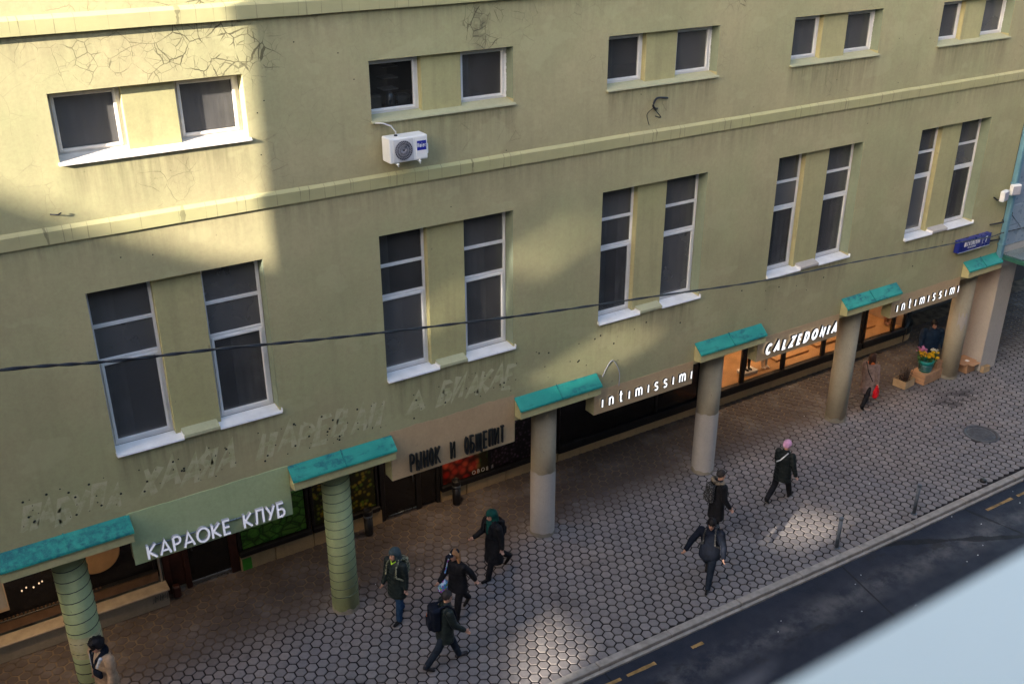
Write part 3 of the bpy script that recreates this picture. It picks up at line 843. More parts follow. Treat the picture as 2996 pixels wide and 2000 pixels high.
coat('painted_fascia', M['tan'], -4.965, -2.075, 3.098, 3.72, .02)

# pale scars of removed lettering and drill holes
sc_ = empty('lettering_scars'); sc_.parent = bld
def ghost(txt, x0, x1, z, h, w=.095):
    x = x0; g = (x1-x0)/len(txt)
    for i, c in enumerate(txt):
        mb = MB()
        wd, st = GL[c]
        for si, (cl, pts) in enumerate(st):
            pts = [(p[0]*h*.62*g/h/.42*.85+p[1]*h*.30, p[1]*h) for p in pts]
            L, Rr = ribbon(pts, w, cl); nn = len(L)
            yf = -.0012-.0004*si
            vs = [(q.x+mnoise.noise((q.x*9, q.y*9, i))*.075, yf, q.y+mnoise.noise((q.y*9, q.x*9, 7))*.075) for q in L+Rr]
            mb.add(vs, [(a, nn+a, nn+(a+1) % nn, (a+1) % nn) for a in range(nn if cl else nn-1)])
        o = mb.build('letter_scar', M['ghost'], bld); o.location = (x+i*g, 0, z+.05*math.sin(i*2.1))
bpy.data.objects.remove(sc_)
ghost('ЛАБУЛА', -1.6, -.02, 4.42, .42)
ghost('ХААЯА', .32, 1.98, 4.42, .50)
ghost('НАРЕВАН', 2.42, 4.95, 4.47, .50)
ghost('А', 5.45, 5.8, 4.50, .42)
ghost('БИААСЕ'.replace('ААСЕ', 'АКАЕ'), 6.15, 7.95, 4.52, .46)
mb = MB()
for (a, b, m) in ((-1.6, 0, 26), (.3, 2.0, 24), (2.4, 5.0, 34), (5.4, 5.9, 6), (6.1, 8.0, 22), (8.2, 24, 30), (0, 22, 26)):
    for i in range(m):
        x = R.uniform(a, b); z = R.uniform(4.35, 5.02) if b < 8.1 else R.uniform(4.3, 5.2); r = R.choice((.010, .014, .022))
        if m == 26 and b == 22: z = R.uniform(8.4, 12); r = .012
        if any(h[0]-.05 < x < h[1]+.05 and h[2]-.05 < z < h[3]+.05 for h in holes): continue
        mb.lathe([(r, -.0045), (r*.4, -.0048)], n=6)
        for q in range(len(mb.v)-12, len(mb.v)):
            vx, vy, vz = mb.v[q]; mb.v[q] = (x+vx, vz, z+vy)
mb.build('drill_holes', plain('hole_black', (.012, .011, .01), .9, .1, 5, 0), bld, kind='stuff')

# ---- shop fronts at the back of the arcade (wall line y = 2.95)
YS = 2.95
SH_SOF = 3.62
MB().box(BX0, -2.6, YS, YS+.3, 0, SH_SOF).build('shop_wall', M['tan2'], bld)
def plinth(x0, x1, z1, mat=M['tan2'], y=YS):
    MB().bbox(x0, x1, y-.05, y+.4, -.02, z1, .01).build('plinth', mat, bld)
def shop_window(x0, x1, z0, z1, mulls, pmat, y=YS, fm=M['black'], t=.09, sillh=.2):
    mb = MB()
    mb.bbox(x0, x1, y-.10, y+.06, z0-sillh, z0, .015)
    mb.bbox(x0, x1, y-.03, y+.06, z1, z1+.1, .01)
    edges = [x0]+mulls+[x1]
    for i, m in enumerate(edges):
        a = max(x0, m-t/2); b = min(x1, m+t/2)
        if i == 0: a, b = x0, x0+t*.7
        if i == len(edges)-1: a, b = x1-t*.7, x1
        mb.bbox(a, b, y-.04, y+.05, z0, z1, .01)
    wn = mb.build('shop_window', fm, bld)
    for a, b in zip(edges, edges[1:]):
        MB().box(a+t*.4, b-t*.4, y, y+.012, z0, z1).build('pane', pmat, wn)
    return wn
def shop_room(x0, x1, zf, depth, wall, floor, lamp=None, lamps=2, zt=3.4):
    mb = MB(); y0, y1 = YS+.08, YS+.08+depth
    mb.add([(x0, y0, zf), (x1, y0, zf), (x1, y1, zf), (x0, y1, zf), (x0, y0, zt), (x1, y0, zt), (x1, y1, zt), (x0, y1, zt)], [(0, 1, 2, 3)], 1)
    b = 0
    mb.add([], []); 
    mb.f += [(4, 7, 6, 5), (3, 2, 6, 7), (0, 3, 7, 4), (1, 5, 6, 2)]; mb.m += [0]*4; mb.sm += [False]*4
    o = mb.build('shop_interior', [wall, floor], bld)
    if lamp:
        for i in range(lamps):
            cx = x0+(x1-x0)*(i+.5)/lamps
            MB().bbox(cx-(x1-x0)/lamps*.36, cx+(x1-x0)/lamps*.36, y0+.35, y0+.75, zt-.06, zt-.01, .01).build('light_panel', lamp, o)
    return o
# restaurant at the frame's left: dark glazed, fretted sill board, stone bench in front
w0 = shop_window(-2.6, .80, .78, 3.3, [-1.1], M['darkglass'], sillh=.02)
shop_room(-2.6, .9, .5, 2.2, M['dark'], M['redwood'])
board = MB().bbox(-2.6, .80, YS-.09, YS-.02, .52, .74, .008).build('sill_board', plain('brown_board', (.15, .085, .05), .7, .2, 4, .2), bld)
tooth = MB(); tooth.prism([(0, 0), (.05, 0), (.05, .045), (.025, .075), (0, .045)], -.012, .012, 'y'); tme = tooth.mesh('tooth', bpy.data.materials['brown_board'])
for i in range(30):
    o = obj_of('tooth', tme, board); o.location = (-2.55+i*.075, YS-.055, .741)
t = MB(); t.lathe([(.44, 0), (.46, .012), (.44, .03)], n=40)
dsk = t.build('wooden_disc', plain('pale_wood_disc', (.40, .25, .13), .6, .15, 3, .15)); dsk.rotation_euler = (PI/2, 0, 0); dsk.location = (-.3, YS-.06, 1.62)
tag(dsk, 'large round pale wood disc fixed on the dark restaurant window', 'disc')
MB().bbox(-2.6, -2.03, YS-.06, YS-.03, .97, 1.9, .01).build('white_board', M['shop_wall'], bld)
for i in range(5):
    MB().ell((-1.75+i*.11+R.uniform(-.03, .03), YS+.5, .95+R.uniform(-.05, .1)), (.016, .016, .022), 8, 6).build('candle_bulb', M['lamp'], w0)
bench = empty('stone_ledge', (-.8, 2.75, 0), 0, 'long low stone ledge with scrawled graffiti below the restaurant window', 'stone ledge')
mb = MB(); mb.bbox(-2.2, 1.70, -.14, .16, -.02, .40, .03); mb.build('base', M['stone'], bench)
mb = MB(); mb.bbox(-2.22, 1.73, -.20, .15, .40, .45, .015); mb.build('cap_slab', plain('pale_stone_slab', (.42, .36, .28), .8, .15, 4, .25), bench)
mb = MB()
for q in range(7):
    x = 1.36+.05*q; mb.tube([(x, -.1425, .16+R.uniform(0, .1)), (x+.03, -.1425, .3), (x+.05, -.1425, .17+R.uniform(0, .1)), (x+.07, -.1425, .33)], .006, 4)
mb.build('graffiti_scrawl', M['letter_black'], bench)
MB().tube([(.86, 2.90, .38), (.86, 2.90, 3.6)], .028, 10).build('thin_pipe', plain('grey_pipe', (.42, .42, .42), .5, .1, 5, .05), bld)
# karaoke entrance: dark red timber with two leaves
door = MB()
for a, b in ((.93, 1.08), (1.36, 1.48), (2.36, 2.55)): door.bbox(a, b, YS-.02, YS+.10, .0, 2.95, .015)
door.bbox(.93, 2.55, YS-.03, YS+.1, 2.95, 3.4, .015)
de = door.build('karaoke_door', M['redwood'], bld)
MB().bbox(1.48, 2.36, YS+.03, YS+.08, .12, 2.9, .01).build('door_leaf', M['darkglass'], de)
MB().bbox(1.08, 1.36, YS+.03, YS+.08, .12, 2.9, .01).build('door_leaf', M['redwood'], de)
MB().bbox(1.48, 2.36, YS+.02, YS+.09, .02, .12, .01).build('kick_plate', M['chrome'], de)
MB().tube([(1.56, YS-.04, .95), (1.56, YS-.04, 1.45)], .018, 8).build('handle', M['chrome'], de)
MB().bbox(1.02, 1.18, 2.72, 2.88, 0, .30, .03).build('door_post_foot', M['redwood'], bld)
# food market with printed pictures over its windows
def picture(name, kind):
    n = NT(name); P = n.co()
    if kind == 'lettuce':
        v = n.voro(4.2, n.map(P, (1, .001, 1.25)), 'F1', 'Color'); e = n.voro(4.2, n.map(P, (1, .001, 1.25)), 'DISTANCE_TO_EDGE')
        f = n.noise(9, 6, dist=1.5)
        c = n.mix(n.ramp(f, .35, .65), (.02, .12, .02), (.10, .36, .05))
        c = n.mix(n.ramp(n.xyz(v)[0], .2, .9, 0, .7), c, (.10, .26, .05)); c = n.mix(n.ramp(e, 0, .12, .85, 0), c, (.004, .02, .006))
    elif kind == 'apples':
        v = n.voro(9, n.map(P, (1, .001, 1)), 'F1', 'Distance'); cc = n.voro(9, n.map(P, (1, .001, 1)), 'F1', 'Color')
        c = n.mix(n.xyz(cc)[0], (.12, .22, .02), (.42, .28, .03)); c = n.mix(n.ramp(v, .2, .55, 0, .95), c, (.008, .012, .004))
    elif kind == 'tomato':
        sp = n.map(P, (1, .001, 1)); v = n.voro(5.5, sp, 'F1', 'Distance'); cc = n.voro(5.5, sp, 'F1', 'Color')
        x = n.xyz()[0]
        k = n.ramp(n.math('ADD', x, n.math('MULTIPLY', n.noise(1.5, 3), .8)), 9.05, 9.25)
        red = n.mix(n.xyz(cc)[0], (.38, .02, .015), (.55, .08, .04)); grn = n.mix(n.xyz(cc)[1], (.015, .10, .02), (.07, .20, .05))
        c = n.mix(k, red, grn); c = n.mix(n.ramp(v, .25, .7, 0, .9), c, (.02, .006, .005))
    else:
        sp = n.map(P, (1, .001, 1)); v = n.voro(11, sp, 'F1', 'Distance'); cc = n.voro(11, sp, 'F1', 'Color')
        c = n.mix(n.xyz(cc)[0], (.02, .015, .028), (.14, .09, .14)); c = n.mix(n.ramp(v, .15, .5, 0, .95), c, (.003, .003, .004))
    return n.done(c, .3, Specular_IOR_Level=.5)
PIC = {k: picture('print_of_'+k, k) for k in ('lettuce', 'apples', 'tomato', 'grapes')}
def market_window(x0, x1, prints, z0=.50):
    edges = [p[0] for p in prints[1:]]
    wn = shop_window(x0, x1, z0, 3.3, edges, M['shopglass'], sillh=.14)
    for a, b, zt, kind in prints:
        MB().bbox(a+.05, b-.05, YS-.012, YS-.004, z0+.02, zt, .002).build('printed_picture', PIC[kind], wn)
    return wn
mw = market_window(2.56, 4.26, [(2.60, 4.2, 2.05, 'lettuce')])
mw2 = market_window(4.30, 5.98, [(4.30, 5.2, 1.55, 'apples'), (5.2, 5.95, 1.6, 'apples')])
mw3 = market_window(7.64, 11.1, [(7.66, 9.05, 1.9, 'tomato'), (9.05, 10.95, 1.7, 'grapes')], .42)
for a, b, z in ((4.62, 4.86, 1.92), (5.3, 5.55, 2.0), (5.62, 5.82, 2.02), (4.35, 4.55, 1.98)):
    MB().bbox(a, b, YS-.014, YS-.006, z, z+.22, .002).build('notice', M['white'], mw2)
MB().bbox(5.02, 5.26, YS-.013, YS-.005, 1.75, 1.98, .002).build('notice', plain('red_blue_print', (.25, .09, .14), .5, .3, 9, 0), mw2)
letters('ОВОЩИ', 8.55, 9.15, .455, .10, .016, YS-.013, [M['white']], mw3, depth=.003, name='printed_word', joined=True)
for i, (a, b, m, y) in enumerate(((2.56, 3.35, 'tan2', 0), (3.37, 4.28, 'tan2', .012), (4.30, 5.25, 'tan2', 0), (5.27, 6.02, 'tan2', .01), (7.64, 8.35, 'tan2', 0), (8.37, 9.5, 'tan2', .01), (9.52, 11.12, 'tan2', 0))):
    plinth(a, b, .352 if i < 4 else .272, M[m], YS-y)
MB().bbox(2.59, 2.80, YS-.07, YS-.052, 0, .30, .004).build('green_sticker', plain('lime_green_print', (.05, .30, .03), .5, .2, 5, 0), bld)
door = MB()
for a, b in ((6.02, 6.14), (6.96, 7.10), (7.52, 7.62)): door.bbox(a, b, YS-.04, YS+.1, 0, 3.0, .012)
door.bbox(6.02, 7.62, YS-.05, YS+.1, 3.0, 3.4, .012)
dm = door.build('market_door', M['black'], bld)
MB().bbox(6.14, 6.96, YS, YS+.03, .06, 3.0, .006).build('door_leaf', M['darkglass'], dm)
MB().bbox(7.10, 7.52, YS+.01, YS+.04, .06, 3.0, .006).build('door_leaf', M['darkglass'], dm)
MB().tube([(6.88, YS-.05, .85), (6.88, YS-.05, 1.55)], .016, 8).build('handle', M['chrome'], dm)
MB().tube([(6.2, YS-.035, .10), (6.94, YS-.035, .10)], .014, 6).build('kick_rail', M['chrome'], dm)
shop_room(2.6, 11.1, .05, 2.5, M['dark'], M['dark'], None)
# lingerie and hosiery shops
plinth(11.14, 25.0, .23)
w1 = shop_window(11.14, 16.05, .47, 3.3, [14.46], M['darkglass'], sillh=.24)
w2 = shop_window(16.12, 22.9, .49, 3.3, [17.72, 19.40, 21.14], M['shopglass'], sillh=.24, t=.15)
w3 = shop_window(22.95, 25.05, .51, 3.3, [24.42], M['shopglass'], sillh=.24, t=.13)
for a, b in ((11.14, 25.05),): MB().bbox(a, b, YS-.02, YS+.2, 3.4, 3.62, .01).build('shop_lintel', M['wall2'], bld)
shop_room(11.2, 15.15, .3, 2.3, M['dark'], M['dark'])
shop_room(15.2, 16.1, .48, 1.3, M['wood'], M['wood'], M['lamp'], 1)
shop_room(16.15, 22.9, .48, 2.1, M['shop_wall'], M['wood'], M['lamp'], 4)
shop_room(22.92, 25.0, .50, 1.6, M['shop_wall'], M['wood'], M['lamp'], 2)
# rounded shop corner at the arcade's end
def cornerwall(r, z0, z1, name, mat, t=.0):
    pts = [(25.05+r0*math.sin(a), YS+.85-r0*math.cos(a)) for r0 in (.85+r,) for a in [PI/2*i/10 for i in range(11)]]
    mb = MB(); vs = [(x, y, z) for z in (z0, z1) for x, y in pts]+[(25.9+r, 7, z0), (25.9+r, 7, z1)]
    fs = [(i, i+1, 11+i+1, 11+i) for i in range(10)]+[(10, 22, 23, 21)]
    mb.add(vs, fs); mb.add([(x, y, z1) for x, y in pts]+[(25.05, YS+.85, z1)], [tuple(range(12))])
    mb.build(name, mat, bld)
cornerwall(.05, 0, .24, 'plinth', M['tan2'])
cornerwall(.10, .25, .51, 'window_sill_band', M['black'])
cornerwall(.0, .512, 3.4, 'curved_shop_window', M['darkglass'])
cornerwall(.03, 3.4, 3.62, 'shop_lintel', M['wall2'])
# displays: steps, posters, mannequin legs
def display(x0, x1, y0, y1, z0, z1, mat, name, label, cat):
    o = MB().bbox(x0, x1, y0, y1, z0, z1, .015).build(name, M[mat]); return tag(o, label, cat)
display(16.6, 17.45, 3.5, 3.9, .48, .92, 'white', 'display_block', 'pale display block in the shop window next to the second lit bay', 'display block')
display(18.05, 18.6, 3.15, 3.5, .485, .60, 'white', 'display_plinth', 'low white plinth under the black boots in the lit window', 'plinth')
display(19.6, 21.0, 3.35, 4.3, .485, .56, 'wood', 'display_platform', 'wide low wooden platform in the third lit window bay', 'platform')
display(21.4, 22.7, 3.4, 4.3, .485, .58, 'wood', 'display_platform', 'low wooden platform behind the fourth column', 'platform')
display(23.3, 24.3, 3.5, 4.4, .505, .56, 'wood', 'display_platform', 'wooden platform in the window by the rounded corner', 'platform')
fr = empty('framed_poster', (23.35, 3.95, .56), 0, 'large pale poster in a wooden frame standing in the corner shop window', 'poster')
MB().bbox(-.6, .6, .05, .09, 0, 1.5, .01).build('board', M['wood'], fr)
MB().bbox(-.48, .48, .035, .049, .12, 1.38, .004).build('sheet', plain('poster_print', (.45, .40, .40), .5, .3, 3, 0), fr)
def mannequin(x, y, z, mat, label, boots=False):
    t = empty('mannequin', (x, y, z), 0, label, 'mannequin')
    for s in (-1, 1):
        mb = MB(); mb.tube([(s*.07, 0, .05), (s*.075, .02, .25), (s*.085, .01, .45), (s*.09, 0, .75), (s*.08, 0, .9)], [.035, .05, .052, .075, .085], 10); mb.build('leg', mat, t)
        mb = MB(); mb.ell((s*.07, -.05, .035), (.04, .10, .035), 10, 6); mb.build('foot', mat, t)
    mb = MB(); mb.tube([(0, 0, .85), (0, 0, 1.0), (0, 0, 1.2), (0, 0, 1.42), (0, 0, 1.48)], [.15, .16, .12, .16, .06], 12); mb.build('torso', mat, t)
    return t
mannequin(18.3, 3.32, .605, M['letter_black'], 'black mannequin in tall boots standing on a white plinth in the lit window')
mannequin(19.0, 3.30, .50, M['white'], 'white mannequin in pale shoes standing beside the black one')
mannequin(24.75, 3.45, .52, M['skin'], 'flesh coloured mannequin in the window beside the curved glass corner')
# trash bins at the market
def bin_(x, y, label):
    t = empty('litter_bin', (x, y, 0), 0, label, 'litter bin', 'black bins beside the market door')
    MB().lathe([(.10, 0), (.105, .02), (.105, .50)], n=20).build('body', M['black'], t)
    MB().lathe([(.112, .50), (.112, .545)], n=20).build('steel_band', M['chrome'], t)
    MB().lathe([(.108, .546), (.115, .58), (.115, .66), (.10, .69), (.085, .67), (.08, .60)], n=20).build('lid', M['black'], t)
bin_(5.55, 2.64, 'slim black litter bin under the apple print next to the spiral column')
bin_(7.92, 2.64, 'slim black litter bin under the tomato print right of the market door')

# arcade downlights that pool on the paving by the entrances
def downlight(x, y, power, label):
    t = empty('ceiling_lamp', (x, y, 3.61), 0, label, 'ceiling lamp')
    MB().lathe([(.11, -.05), (.12, -.045), (.12, 0)], n=20).build('housing', M['white'], t)
    MB().lathe([(.09, -.056), (.09, -.052)], n=20).build('lens', M['lamp'], t)
    l = bpy.data.lights.new('lamp_light', 'AREA'); l.shape = 'DISK'; l.size = .16; l.energy = power; l.color = (1, .66, .36); l.spread = math.radians(125)
    lo = bpy.data.objects.new('lamp_light', l); C.objects.link(lo); lo.parent = t; lo.location = (0, 0, -.07)
downlight(7.4, 2.0, 5.5, 'round ceiling lamp over the market door under the arcade')
downlight(-1.7, 1.7, 6, 'round ceiling lamp before the restaurant window under the arcade')
downlight(1.9, 2.3, 1.2, 'round ceiling lamp over the dark red karaoke door')

# ---- signs
t = empty('karaoke_sign', (0, 0, 0), 0, 'raised white letters reading КАРАОКЕ КЛУБ on the pale green fascia', 'sign')
MB().bbox(.27, 2.76, -.055, -.030, 3.40, 3.425, .004).build('mounting_rail', M['chrome'], t)
letters('КАРАОКЕ КЛУБ', .24, 2.74, 3.195, .285, .040, -.045, [M['glowkar'], M['lettside']], t, depth=.06, wide=.86, space=.5)
t = empty('market_sign', (0, 0, 0), 0, 'tall narrow black letters reading РЫНОК И ОБЩЕПИТ on the tan fascia', 'sign')
letters('РЫНоК И оБЩЕПИТ', 5.42, 7.62, 3.225, .385, .033, -.045, [M['letter_black']], t, depth=.045, wide=.42, space=.35)
def intim(x0, x1, label):
    t = empty('lingerie_sign', (0, 0, 0), 0, label, 'sign')
    letters('ıntımıssımı', x0, x1, 3.295, .275, .036, -.04, [M['glowwhite'], M['letter_black']], t, depth=.05, wide=.78)
intim(10.20, 12.82, 'lit white letters reading intimissimi between the second and third plain columns from the spiral ones')
intim(20.17, 22.80, 'lit white letters reading intimissimi above the flower seller')
t = empty('hosiery_sign', (0, 0, 0), 0, 'lit white slanted heavy letters reading CALZEDONIA', 'sign')
letters('CALZEDONIA', 15.24, 17.74, 3.31, .235, .068, -.045, [M['glowwhite'], M['letter_black']], t, depth=.06, wide=.82, shear=.22)
# street name plate
t = empty('street_sign', (22.99, -.10, 4.745), 0, 'blue street name plate lettered ВЕСКОВСКИЙ 7', 'sign')
MB().bbox(-.71, .71, -.09, .06, -.165, .165, .012).build('box', M['blue_sign'], t)
MB().bbox(-.72, .72, -.095, .065, .165, .185, .004).build('top_rim', M['blue_sign'], t)
MB().bbox(-.71, .71, -.096, -.09, -.163, -.150, .002).build('white_rim', M['white'], t)
letters('ВЕСКОВСКИЙ', -.47, .20, .0, .105, .017, -.091, [M['white']], t, depth=.003, wide=.6, name='street_name', joined=True)
letters('ПЕРЕУЛОК', -.30, .05, -.085, .045, .008, -.091, [M['white']], t, depth=.003, wide=.8, name='street_kind', joined=True)
letters('|', .34, .34, -.03, .11, .008, -.091, [M['white']], t, depth=.003, name='divider', joined=True)
letters('7', .46, .56, -.04, .16, .026, -.091, [M['white']], t, depth=.003, name='house_number', joined=True)
for zz in (4.62, 5.12):
    o = MB().tube([(23.75, -.05, zz), (24.2, -.16, zz+.02), (24.36, -.03, zz+.03)], .022, 6).build('wall_bracket', M['cable'], bld)

# ---- air conditioner
t = empty('air_conditioner', (5.535, -.08, 9.63), 0, 'white air conditioner outdoor unit with round fan grille hung under the upper window', 'air conditioner')
MB().bbox(-.365, .365, -.30, 0, 0, .43, .015).build('casing', M['white'], t)
MB().bbox(.135, .355, -.306, -.300, .025, .405, .004).build('side_panel', M['white'], t)
mb = MB(); mb.bbox(-.295, .085, -.312, -.300, .025, .40, .01); mb.build('grille_frame', plain('grille_grey', (.6, .6, .62), .4, .05, 5, .02), t)
mb = MB(); mb.lathe([(.168, 0), (.168, .006)], n=32)
for q in range(len(mb.v)): vx, vy, vz = mb.v[q]; mb.v[q] = (vx-.105, -.313-vz, vy+.212)
mb.build('fan_opening', plain('fan_dark', (.045, .045, .06), .6, .2, 6, 0), t)
mb = MB()
for i in range(26):
    a = 2*PI*i/26; pts = [(-.105+r*math.cos(a+r*4.5), -.3225, .212+r*math.sin(a+r*4.5)) for r in (.02, .06, .10, .135, .165)]
    mb.tube(pts, .0028, 4)
for r in (.045, .09, .135, .168):
    mb.tube([(-.105+r*math.cos(2*PI*i/28), -.3225, .212+r*math.sin(2*PI*i/28)) for i in range(29)], .0028, 4)
mb.build('fan_guard', M['lettside'], t)
MB().bbox(.155, .335, -.3095, -.3055, .17, .335, .002).build('brand_badge', plain('badge_blue', (.01, .02, .30), .4, .05, 4, 0), t)
letters('Haier', .168, .318, .226, .07, .012, -.3093, [M['white']], t, depth=.0015, wide=.6, name='badge_word', joined=True)
for x in (-.22, .2):
    mb = MB(); mb.bbox(x-.018, x+.018, -.33, .075, -.03, -.002, .004); mb.bbox(x-.02, x+.02, .05, .078, -.03, .2, .004); mb.tube([(x, -.28, -.03), (x+.02, -.29, -.07)], .011, 6); mb.build('bracket', M['white'], t)
MB().bbox(.366, .40, -.26, -.10, .08, .26, .01).build('valve_cover', M['white'], t)
MB().tube([(-.16, -.14, .43), (-.15, -.13, .50), (-.22, -.1, .60), (-.36, -.08, .66), (-.47, -.02, .665)], .014, 8).build('hose', plain('pale_hose', (.55, .55, .55), .5, .1, 9, .1), t)
MB().ell((-.16, -.14, .44), (.035, .035, .02), 8, 6).build('hose_collar', M['cable'], t)

# ---- cables
def twist(pts, r, rad, turns):
    out = [[], []]
    N = len(pts)
    for i, p in enumerate(pts):
        a = 2*PI*turns*i/N
        for s in (0, 1): out[s].append((p[0], p[1]+r*math.cos(a+s*PI), p[2]+r*math.sin(a+s*PI)))
    mb = MB(); [mb.tube(q, rad, 6) for q in out]
    return mb
K = [(-3.4, -6.85, 10.50), (-1.65, -6.42, 10.12), (-.70, -6.19, 9.86), (.43, -5.91, 9.59), (1.78, -5.59, 9.25), (3.42, -5.19, 8.86), (5.46, -4.70, 8.40), (8.05, -4.07, 7.85), (11.44, -3.25, 7.13), (14.98, -2.40, 6.50), (18.37, -1.58, 5.86), (21.2, -.89, 5.34), (23.34, -.38, 4.93), (24.30, -.14, 4.80), (25.4, -.05, 4.72), (27, -.02, 4.66)]
def spline(K, m=26):
    P = [Vector(k) for k in K]; out = []
    for i in range(len(P)-1):
        p0, p1, p2, p3 = P[max(i-1, 0)], P[i], P[i+1], P[min(i+2, len(P)-1)]
        for j in range(m):
            t = j/m
            out.append(.5*((2*p1)+(p2-p0)*t+(2*p0-5*p1+4*p2-p3)*t*t+(3*p1-p0-3*p2+p3)*t*t*t))
    return out+[P[-1]]
o = twist(spline(K), .008, .0105, 30).build('street_cable', M['cable']); tag(o, 'black twisted overhead cable crossing the whole facade', 'cable')
mb = MB(); mb.tube(spline([(11.34, -.01, 9.80), (11.20, -.10, 9.84), (11.14, -.12, 9.92), (11.24, -.10, 10.03), (11.42, -.08, 10.02), (11.55, -.07, 10.0)], 6), .022, 6)
mb.tube(spline([(11.2, -.08, 9.85), (11.05, -.06, 9.74), (11.08, -.05, 9.60), (11.13, -.04, 9.50)], 6), .007, 5); mb.tube(spline([(11.2, -.08, 9.83), (11.3, -.06, 9.74), (11.42, -.05, 9.62), (11.28, -.04, 9.66)], 6), .010, 5)
tag(mb.build('cable_tail', M['cable']), 'cut black cable bundle sticking out of the wall under the third upper window', 'cable')
mb = MB(); mb.tube(spline([(10.22, -.02, 4.02), (10.33, -.015, 4.22), (10.47, -.02, 4.36), (10.60, -.02, 4.22), (10.70, -.02, 3.98), (10.70, -.015, 3.66)], 6), .010, 5)
tag(mb.build('looped_cord', M['lettside']), 'thin looped cord on the wall above the first intimissimi sign', 'cord')
mb = MB(); mb.tube([(-.22, -.01, 9.58), (-.12, -.06, 9.57), (-.07, -.05, 9.59)], .012, 5)
tag(mb.build('wall_hook', M['cable']), 'small bent hook in the wall above the string course', 'hook')
# corner downpipe and surveillance cameras
t = empty('downpipe', (24.47, -.09, 0), 0, 'blue grey square downpipe at the corner of the green building', 'downpipe')
MB().bbox(-.075, .075, -.075, .075, 3.80, 16.9, .02).build('pipe', M['pipe'], t)
for zz in (4.4, 6.2, 8.6, 11): MB().bbox(-.09, .09, -.09, .09, zz, zz+.05, .01).build('clamp', M['pipe'], t)
for (x, y, z, rz, lab) in ((23.72, -.30, 6.02, .2, 'white floodlight box on the wall, the lower of the pair by the downpipe'), (24.12, -.34, 6.14, -.3, 'white floodlight box in front of the downpipe, upper of the pair')):
    t = empty('floodlight', (x, y, z), rz, lab, 'floodlight', 'white floodlights at the building corner')
    MB().bbox(-.15, .15, -.07, .06, -.14, .16, .02).build('housing', M['white'], t)
    MB().bbox(-.13, .13, -.082, -.07, -.12, .12, .006).build('front_glass', M['lettside'], t)
    MB().tube([(0, .05, -.1), (.03, .16, -.16), (.04, .28, -.10)], .02, 6).build('bracket', M['cable'], t)

# ---- tiled neighbour
nb = empty('tiled_building', (0, 0, 0), 0, 'blue grey tiled neighbouring building past the corner downpipe', 'building')
MB().box(24.56, 34, .03, 6, 3.62, 17).build('wall', M['kerb'], nb)
tm = plain('blue_grey_tile', (.24, .30, .38), .3, .08, 1.2, .04)
tmesh = MB().bbox(.006, .674, -.02, .03, .006, .614, .008).mesh('facade_tile', tm)
for i in range(9):
    for j in range(11):
        o = obj_of('facade_tile', tmesh, nb); o.location = (24.57+i*.68, 0, 4.28+j*.62); o.rotation_euler = (R.uniform(-.006, .006), 0, R.uniform(-.006, .006))
MB().bbox(24.57, 30, -.015, .03, 3.62, 4.27, .008).build('fascia', M['grey'], nb)
MB().bbox(25.22, 26.0, .20, 1.15, -.02, 3.62, .01).build('pillar', M['grey'], nb)
MB().box(26.0, 34, 4.2, 4.4, 0, 3.62).build('back_wall', M['dark'], nb)
mb = MB(); mb.bbox(24.62, 24.74, -1.6, -.03, 3.93, 4.05, .01); mb.bbox(24.74, 31, -1.6, -1.48, 3.93, 4.05, .01); mb.build('canopy_frame', M['darkgreen'], nb)
MB().box(24.68, 31, -1.55, -.03, 4.06, 4.075).build('canopy_glass', glass('canopy_glass', .5, (.2, .25, .25)), nb)
MB().tube([(24.72, -.02, 5.27), (24.72, -1.5, 4.08)], .014, 6).build('tie_rod', M['chrome'], nb)
MB().ell((24.72, -.03, 5.28), (.05, .04, .05), 8, 6).build('rod_anchor', M['cable'], nb)
tag(MB().bbox(26.35, 27.6, -.1, .1, 2.85, 3.5, .02).build('hanging_sign', M['teal']), 'plain teal hanging sign panel beyond the corner pillar', 'sign')


# ================================================================== PEOPLE AND STREET GOODS
def rcone(mb, p0, r0, p1, r1, n=12):
    p0, p1 = Vector(p0), Vector(p1); d = p1-p0; L = d.length; t = d/L if L > 1e-6 else Vector((0, 0, 1))
    pts, rr = [], []
    for k in range(4): a = PI/2*(1-k/4)-.06; pts.append(p0-t*r0*math.sin(a)); rr.append(max(.001, r0*math.cos(a)))
    pts.append(p0); rr.append(r0); pts.append(p1); rr.append(r1)
    for k in range(4): a = PI/2*(k+1)/4-.06; pts.append(p1+t*r1*math.sin(a)); rr.append(max(.001, r1*math.cos(a)))
    mb.tube(pts, rr, n)
def chain(mb, pts, rs):
    for i in range(len(pts)-1): rcone(mb, pts[i], rs[i], pts[i+1], rs[i+1])
def loft(mb, rings, n=20):      # rings: (centre, half depth x, half width y)
    vs, fs = [], []
    for c, rx, ry in rings:
        for k in range(n):
            a = 2*PI*k/n; vs.append((c[0]+rx*math.cos(a), c[1]+ry*math.sin(a), c[2]))
    m = len(rings)
    for i in range(m-1):
        for k in range(n): fs.append((i*n+k, i*n+(k+1) % n, (i+1)*n+(k+1) % n, (i+1)*n+k))
    fs.append(tuple(range(n))[::-1]); fs.append(tuple((m-1)*n+k for k in range(n)))
    mb.add(vs, fs)
